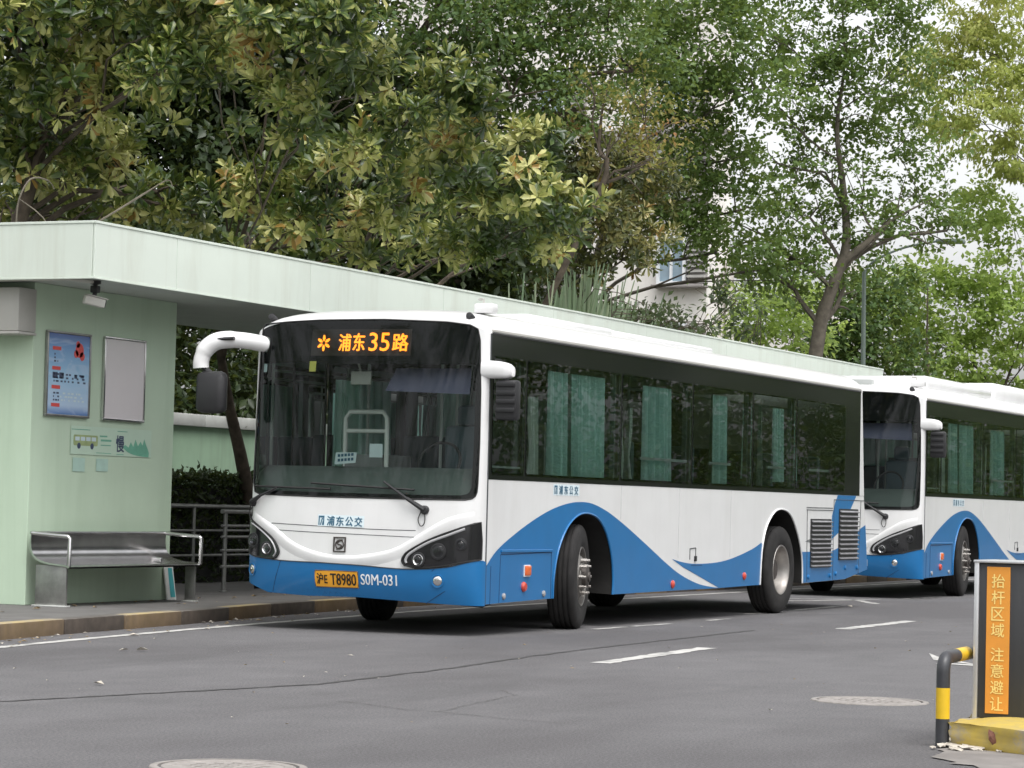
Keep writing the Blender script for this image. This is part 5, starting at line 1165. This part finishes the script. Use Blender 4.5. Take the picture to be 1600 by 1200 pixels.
# hedge
hg = thing('hedge', 'clipped dark hedge behind the steel handrails', 'hedge', (9, 7.95, .1))
rg = np.random.default_rng(6); n = 26000
P = np.stack([rg.uniform(-2, 16, n), rg.uniform(7.58, 8.3, n), .1+1.42*rg.uniform(0, 1, n)**.7], 1)
edge = rg.random(n) < .6; P[edge, 1] = 7.58+np.abs(rg.normal(size=edge.sum()))*.05
top = rg.random(n) < .25; P[top, 2] = 1.48+rg.normal(size=top.sum())*.045
me = leaf_mesh('foliage', P-np.array((9, 7.95, .1)), rdir(rg, n)+np.array([0, -.3, .3]), unit(np.array([0, -.5, .7])+rg.normal(size=(n, 3))*.6), np.full(n, .085), np.full(n, .045), SMALL, M['dkshrub'])
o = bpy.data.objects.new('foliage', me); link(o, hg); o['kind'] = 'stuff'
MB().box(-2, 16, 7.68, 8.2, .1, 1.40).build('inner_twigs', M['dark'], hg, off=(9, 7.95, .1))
# bare twigs in front of the dark leaves
tw = thing('dead_branch', 'bare pale twig arching over the canopy at the far left', 'branch', BR2[0]); mb = MB()
mb.tube(smoothp(BR2, 4), [.010]*13+[.006]*4, 5).tube(smoothp([BR2[1], (BR2[1][0]+.1, BR2[1][1]-.25, BR2[1][2]-.2), (BR2[1][0]+.15, BR2[1][1]-.4, BR2[1][2]-.5)], 3), 0.007, 5); mb.build('twig', M['bark_l'], tw, 60, off=BR2[0])
tw = thing('dead_branch', 'bare pale branch slanting up from the canopy edge', 'branch', BR1[0]); mb = MB()
mb.tube(smoothp(BR1, 4), [.012]*9+[.007]*8, 5).build('twig', M['bark_l'], tw, 60, off=BR1[0])

# ================================================================== BUILDING BEHIND THE TREES
ab = thing('apartment_building', 'cream apartment building with white windows glimpsed through the trees', 'building', (60, 24, .1)); of = (60, 24, .1)
MB().box(57, 59, 19.3, 30.5, .1, 19.5).build('wall', M['cream'], ab, off=of)
MB().box(58.5, 61, 15.6, 19.19, .1, 9.2).build('wing_wall', M['cream'], ab, off=of)
for k in range(5):
    z = 8.28-2.72*2+2.72*(k)
    for y0, nm in ((19.35, 0), (23.6, 1), (27.8, 1)):
        wb = MB().box(56.45, 57.0, y0-.12, y0+1.62, z-.12, z-.02, .02).build('sill', M['roofg'], ab, off=of)
        fr = MB().box(56.62, 57.0, y0+.55, y0+1.5, z, z+.08).box(56.62, 57.0, y0+.55, y0+1.5, z+1.42, z+1.5).box(56.62, 57.0, y0+.55, y0+.63, z+.08, z+1.42).box(56.62, 57.0, y0+1.42, y0+1.5, z+.08, z+1.42).box(56.64, 57.0, y0+.99, y0+1.06, z+.08, z+1.42)
        w_ = fr.build('window', M['winframe'], ab, off=of)
        MB().box(56.74, 56.78, y0+.63, y0+1.42, z+.08, z+1.42).build('pane', M['winpane'], w_, off=of)
        lv = MB().box(56.80, 57.0, y0-.08, y0+.5, z, z+1.5).build('louvre', M['roofg'], ab, off=of)
        for q in range(9): MB().box(56.68, 56.80, y0-.08, y0+.5, z+.03+.165*q, z+.11+.165*q).build('slat', M['grille'], lv, off=of)
MB().box(56.2, 57.2, 18.7, 22.7, 12.75, 12.95, .02).box(56.4, 57.2, 18.7, 22.7, 12.95, 13.15, .02).build('cornice', M['roofg'], ab, off=of)
for k in range(5):
    MB().box(58.38, 58.5, 15.7, 18.9, 6.9+.42*k, 7.38+.42*k, .01).build('siding_board', M['winframe'], ab, off=of)

# ================================================================== BUSES
b1 = thing('bus', 'white and blue city bus with amber route sign pulling out from the shelter', 'bus', (0, 0, 0), 0, 'city buses queuing at the stop')
make_bus(b1)
for x, st, dual in ((2.66, 14, 0), (8.85, 0, 1)):
    wn = make_wheel(b1, st, dual); wn.location = (x, .165, .53)
    wf = make_wheel(b1, 0, dual); wf.location = (x, 2.5-.165, .53); wf.rotation_euler = (0, 0, R_(180+(st if not dual else 0)))
b2 = copy_tree(b1); b2['label'] = 'white and blue city bus waiting behind, mostly cut off by the right picture edge'
b2.location = (16.0, .40, 0); b2.scale = (1, 1, 1.03)
for c in b2.children:
    if c.name.startswith('wheel') and c.type == 'EMPTY' and abs(c.location.x-2.66) < .1: c.rotation_euler.z = R_(6 if c.location.y < 1 else 186)
for c in list(b2.children):          # its sign is hidden and its roof carries a tall cooling unit instead of the low ducts
    if c.name.startswith(('roof_duct', 'display_board')):
        for g in list(c.children): bpy.data.objects.remove(g)
        bpy.data.objects.remove(c)
MB().box(1.6, 5.4, .35, 2.15, 3.06, 3.27, .07).box(5.6, 9.5, .35, 2.15, 3.06, 3.36, .07).build('cooling_unit', M['white'], b2, 40)
MB().box(.50, .62, .9, 1.25, 3.05, 3.16, .01).build('roof_camera', M['interior_l'], b2, 40)

pc = thing('placard', 'pale blue route placard leaning inside the windscreen', 'placard', (.28, 1.47, 1.55)); of = (.28, 1.47, 1.55)
pr = MB(); pr.add([(.27+.03*(z-1.58), y, z) for y, z in ((1.60, 1.585), (1.375, 1.605), (1.365, 1.705), (1.59, 1.70))]+[(.276+.03*(z-1.58), y, z) for y, z in ((1.60, 1.585), (1.375, 1.605), (1.365, 1.705), (1.59, 1.70))], [(0, 1, 2, 3), (7, 6, 5, 4), (0, 4, 5, 1), (1, 5, 6, 2), (2, 6, 7, 3), (3, 7, 4, 0)])
pr.build('card', M['sticker'], pc, off=of)
mb = MB()
for r_ in range(2):
    for k in range(5):
        y0 = 1.565-.036*k; z0 = 1.612+.045*r_+.0032*k; w0 = .026
        mb.add([(.268, y0, z0), (.268, y0-w0, z0+.002), (.268, y0-w0, z0+.029), (.268, y0, z0+.027)], [(0, 1, 2, 3)])
mb.build('printed_line', M['ink_teal'], pc, off=of, kind='stuff')

# ================================================================== LITTER
rg = random.Random(21); mb = MB(); mw = MB()
def bit(m, x, y, z, s):
    a = rg.uniform(0, 6.3); c, q = math.cos(a)*s, math.sin(a)*s; h = rg.uniform(.2, .5)*s
    m.add([(x-c, y-q, z), (x+q*.45, y-c*.45, z+h), (x+c, y+q, z+.1*s), (x-q*.45, y+c*.45, z+h*.7)], [(0, 1, 2), (0, 2, 3)])
for k in range(150):
    x = rg.uniform(-9, 6); i = 0
    while KERB[i+1][0] < x: i += 1
    yk = KERB[i][1]+(KERB[i+1][1]-KERB[i][1])*(x-KERB[i][0])/(KERB[i+1][0]-KERB[i][0])
    dst = abs(rg.gauss(0, .22)); bit(mb if rg.random() < .7 else mw, x, yk-.02-dst, .008, rg.uniform(.014, .042))
for k in range(90): bit(mb if rg.random() < .6 else mw, rg.uniform(-11, 10), rg.uniform(-6, 2), .008, rg.uniform(.008, .022))
for k in range(60): bit(mb, rg.uniform(-4, 8), rg.uniform(3.9, 4.7), .135, rg.uniform(.02, .05))
for x, y, s in ((-4.25, .84, .06), (-4.35, .95, .05), (-7.77, -1.06, .05), (-3.55, -.66, .035), (-2.37, 2.12, .055), (.32, 2.95, .05), (11.85, .1, .08), (-6.75, -5.31, .03)): bit(mw, x, y, .01, s)
tag(mb.build('leaf_litter', M['litter'], None, None, False), 'dry brown leaves scattered along the kerb and road', 'leaf litter', kind='stuff')
tag(mw.build('scrap_litter', M['litter_w'], None, None, False), 'small pale scraps scattered along the kerb and road', 'litter', kind='stuff')
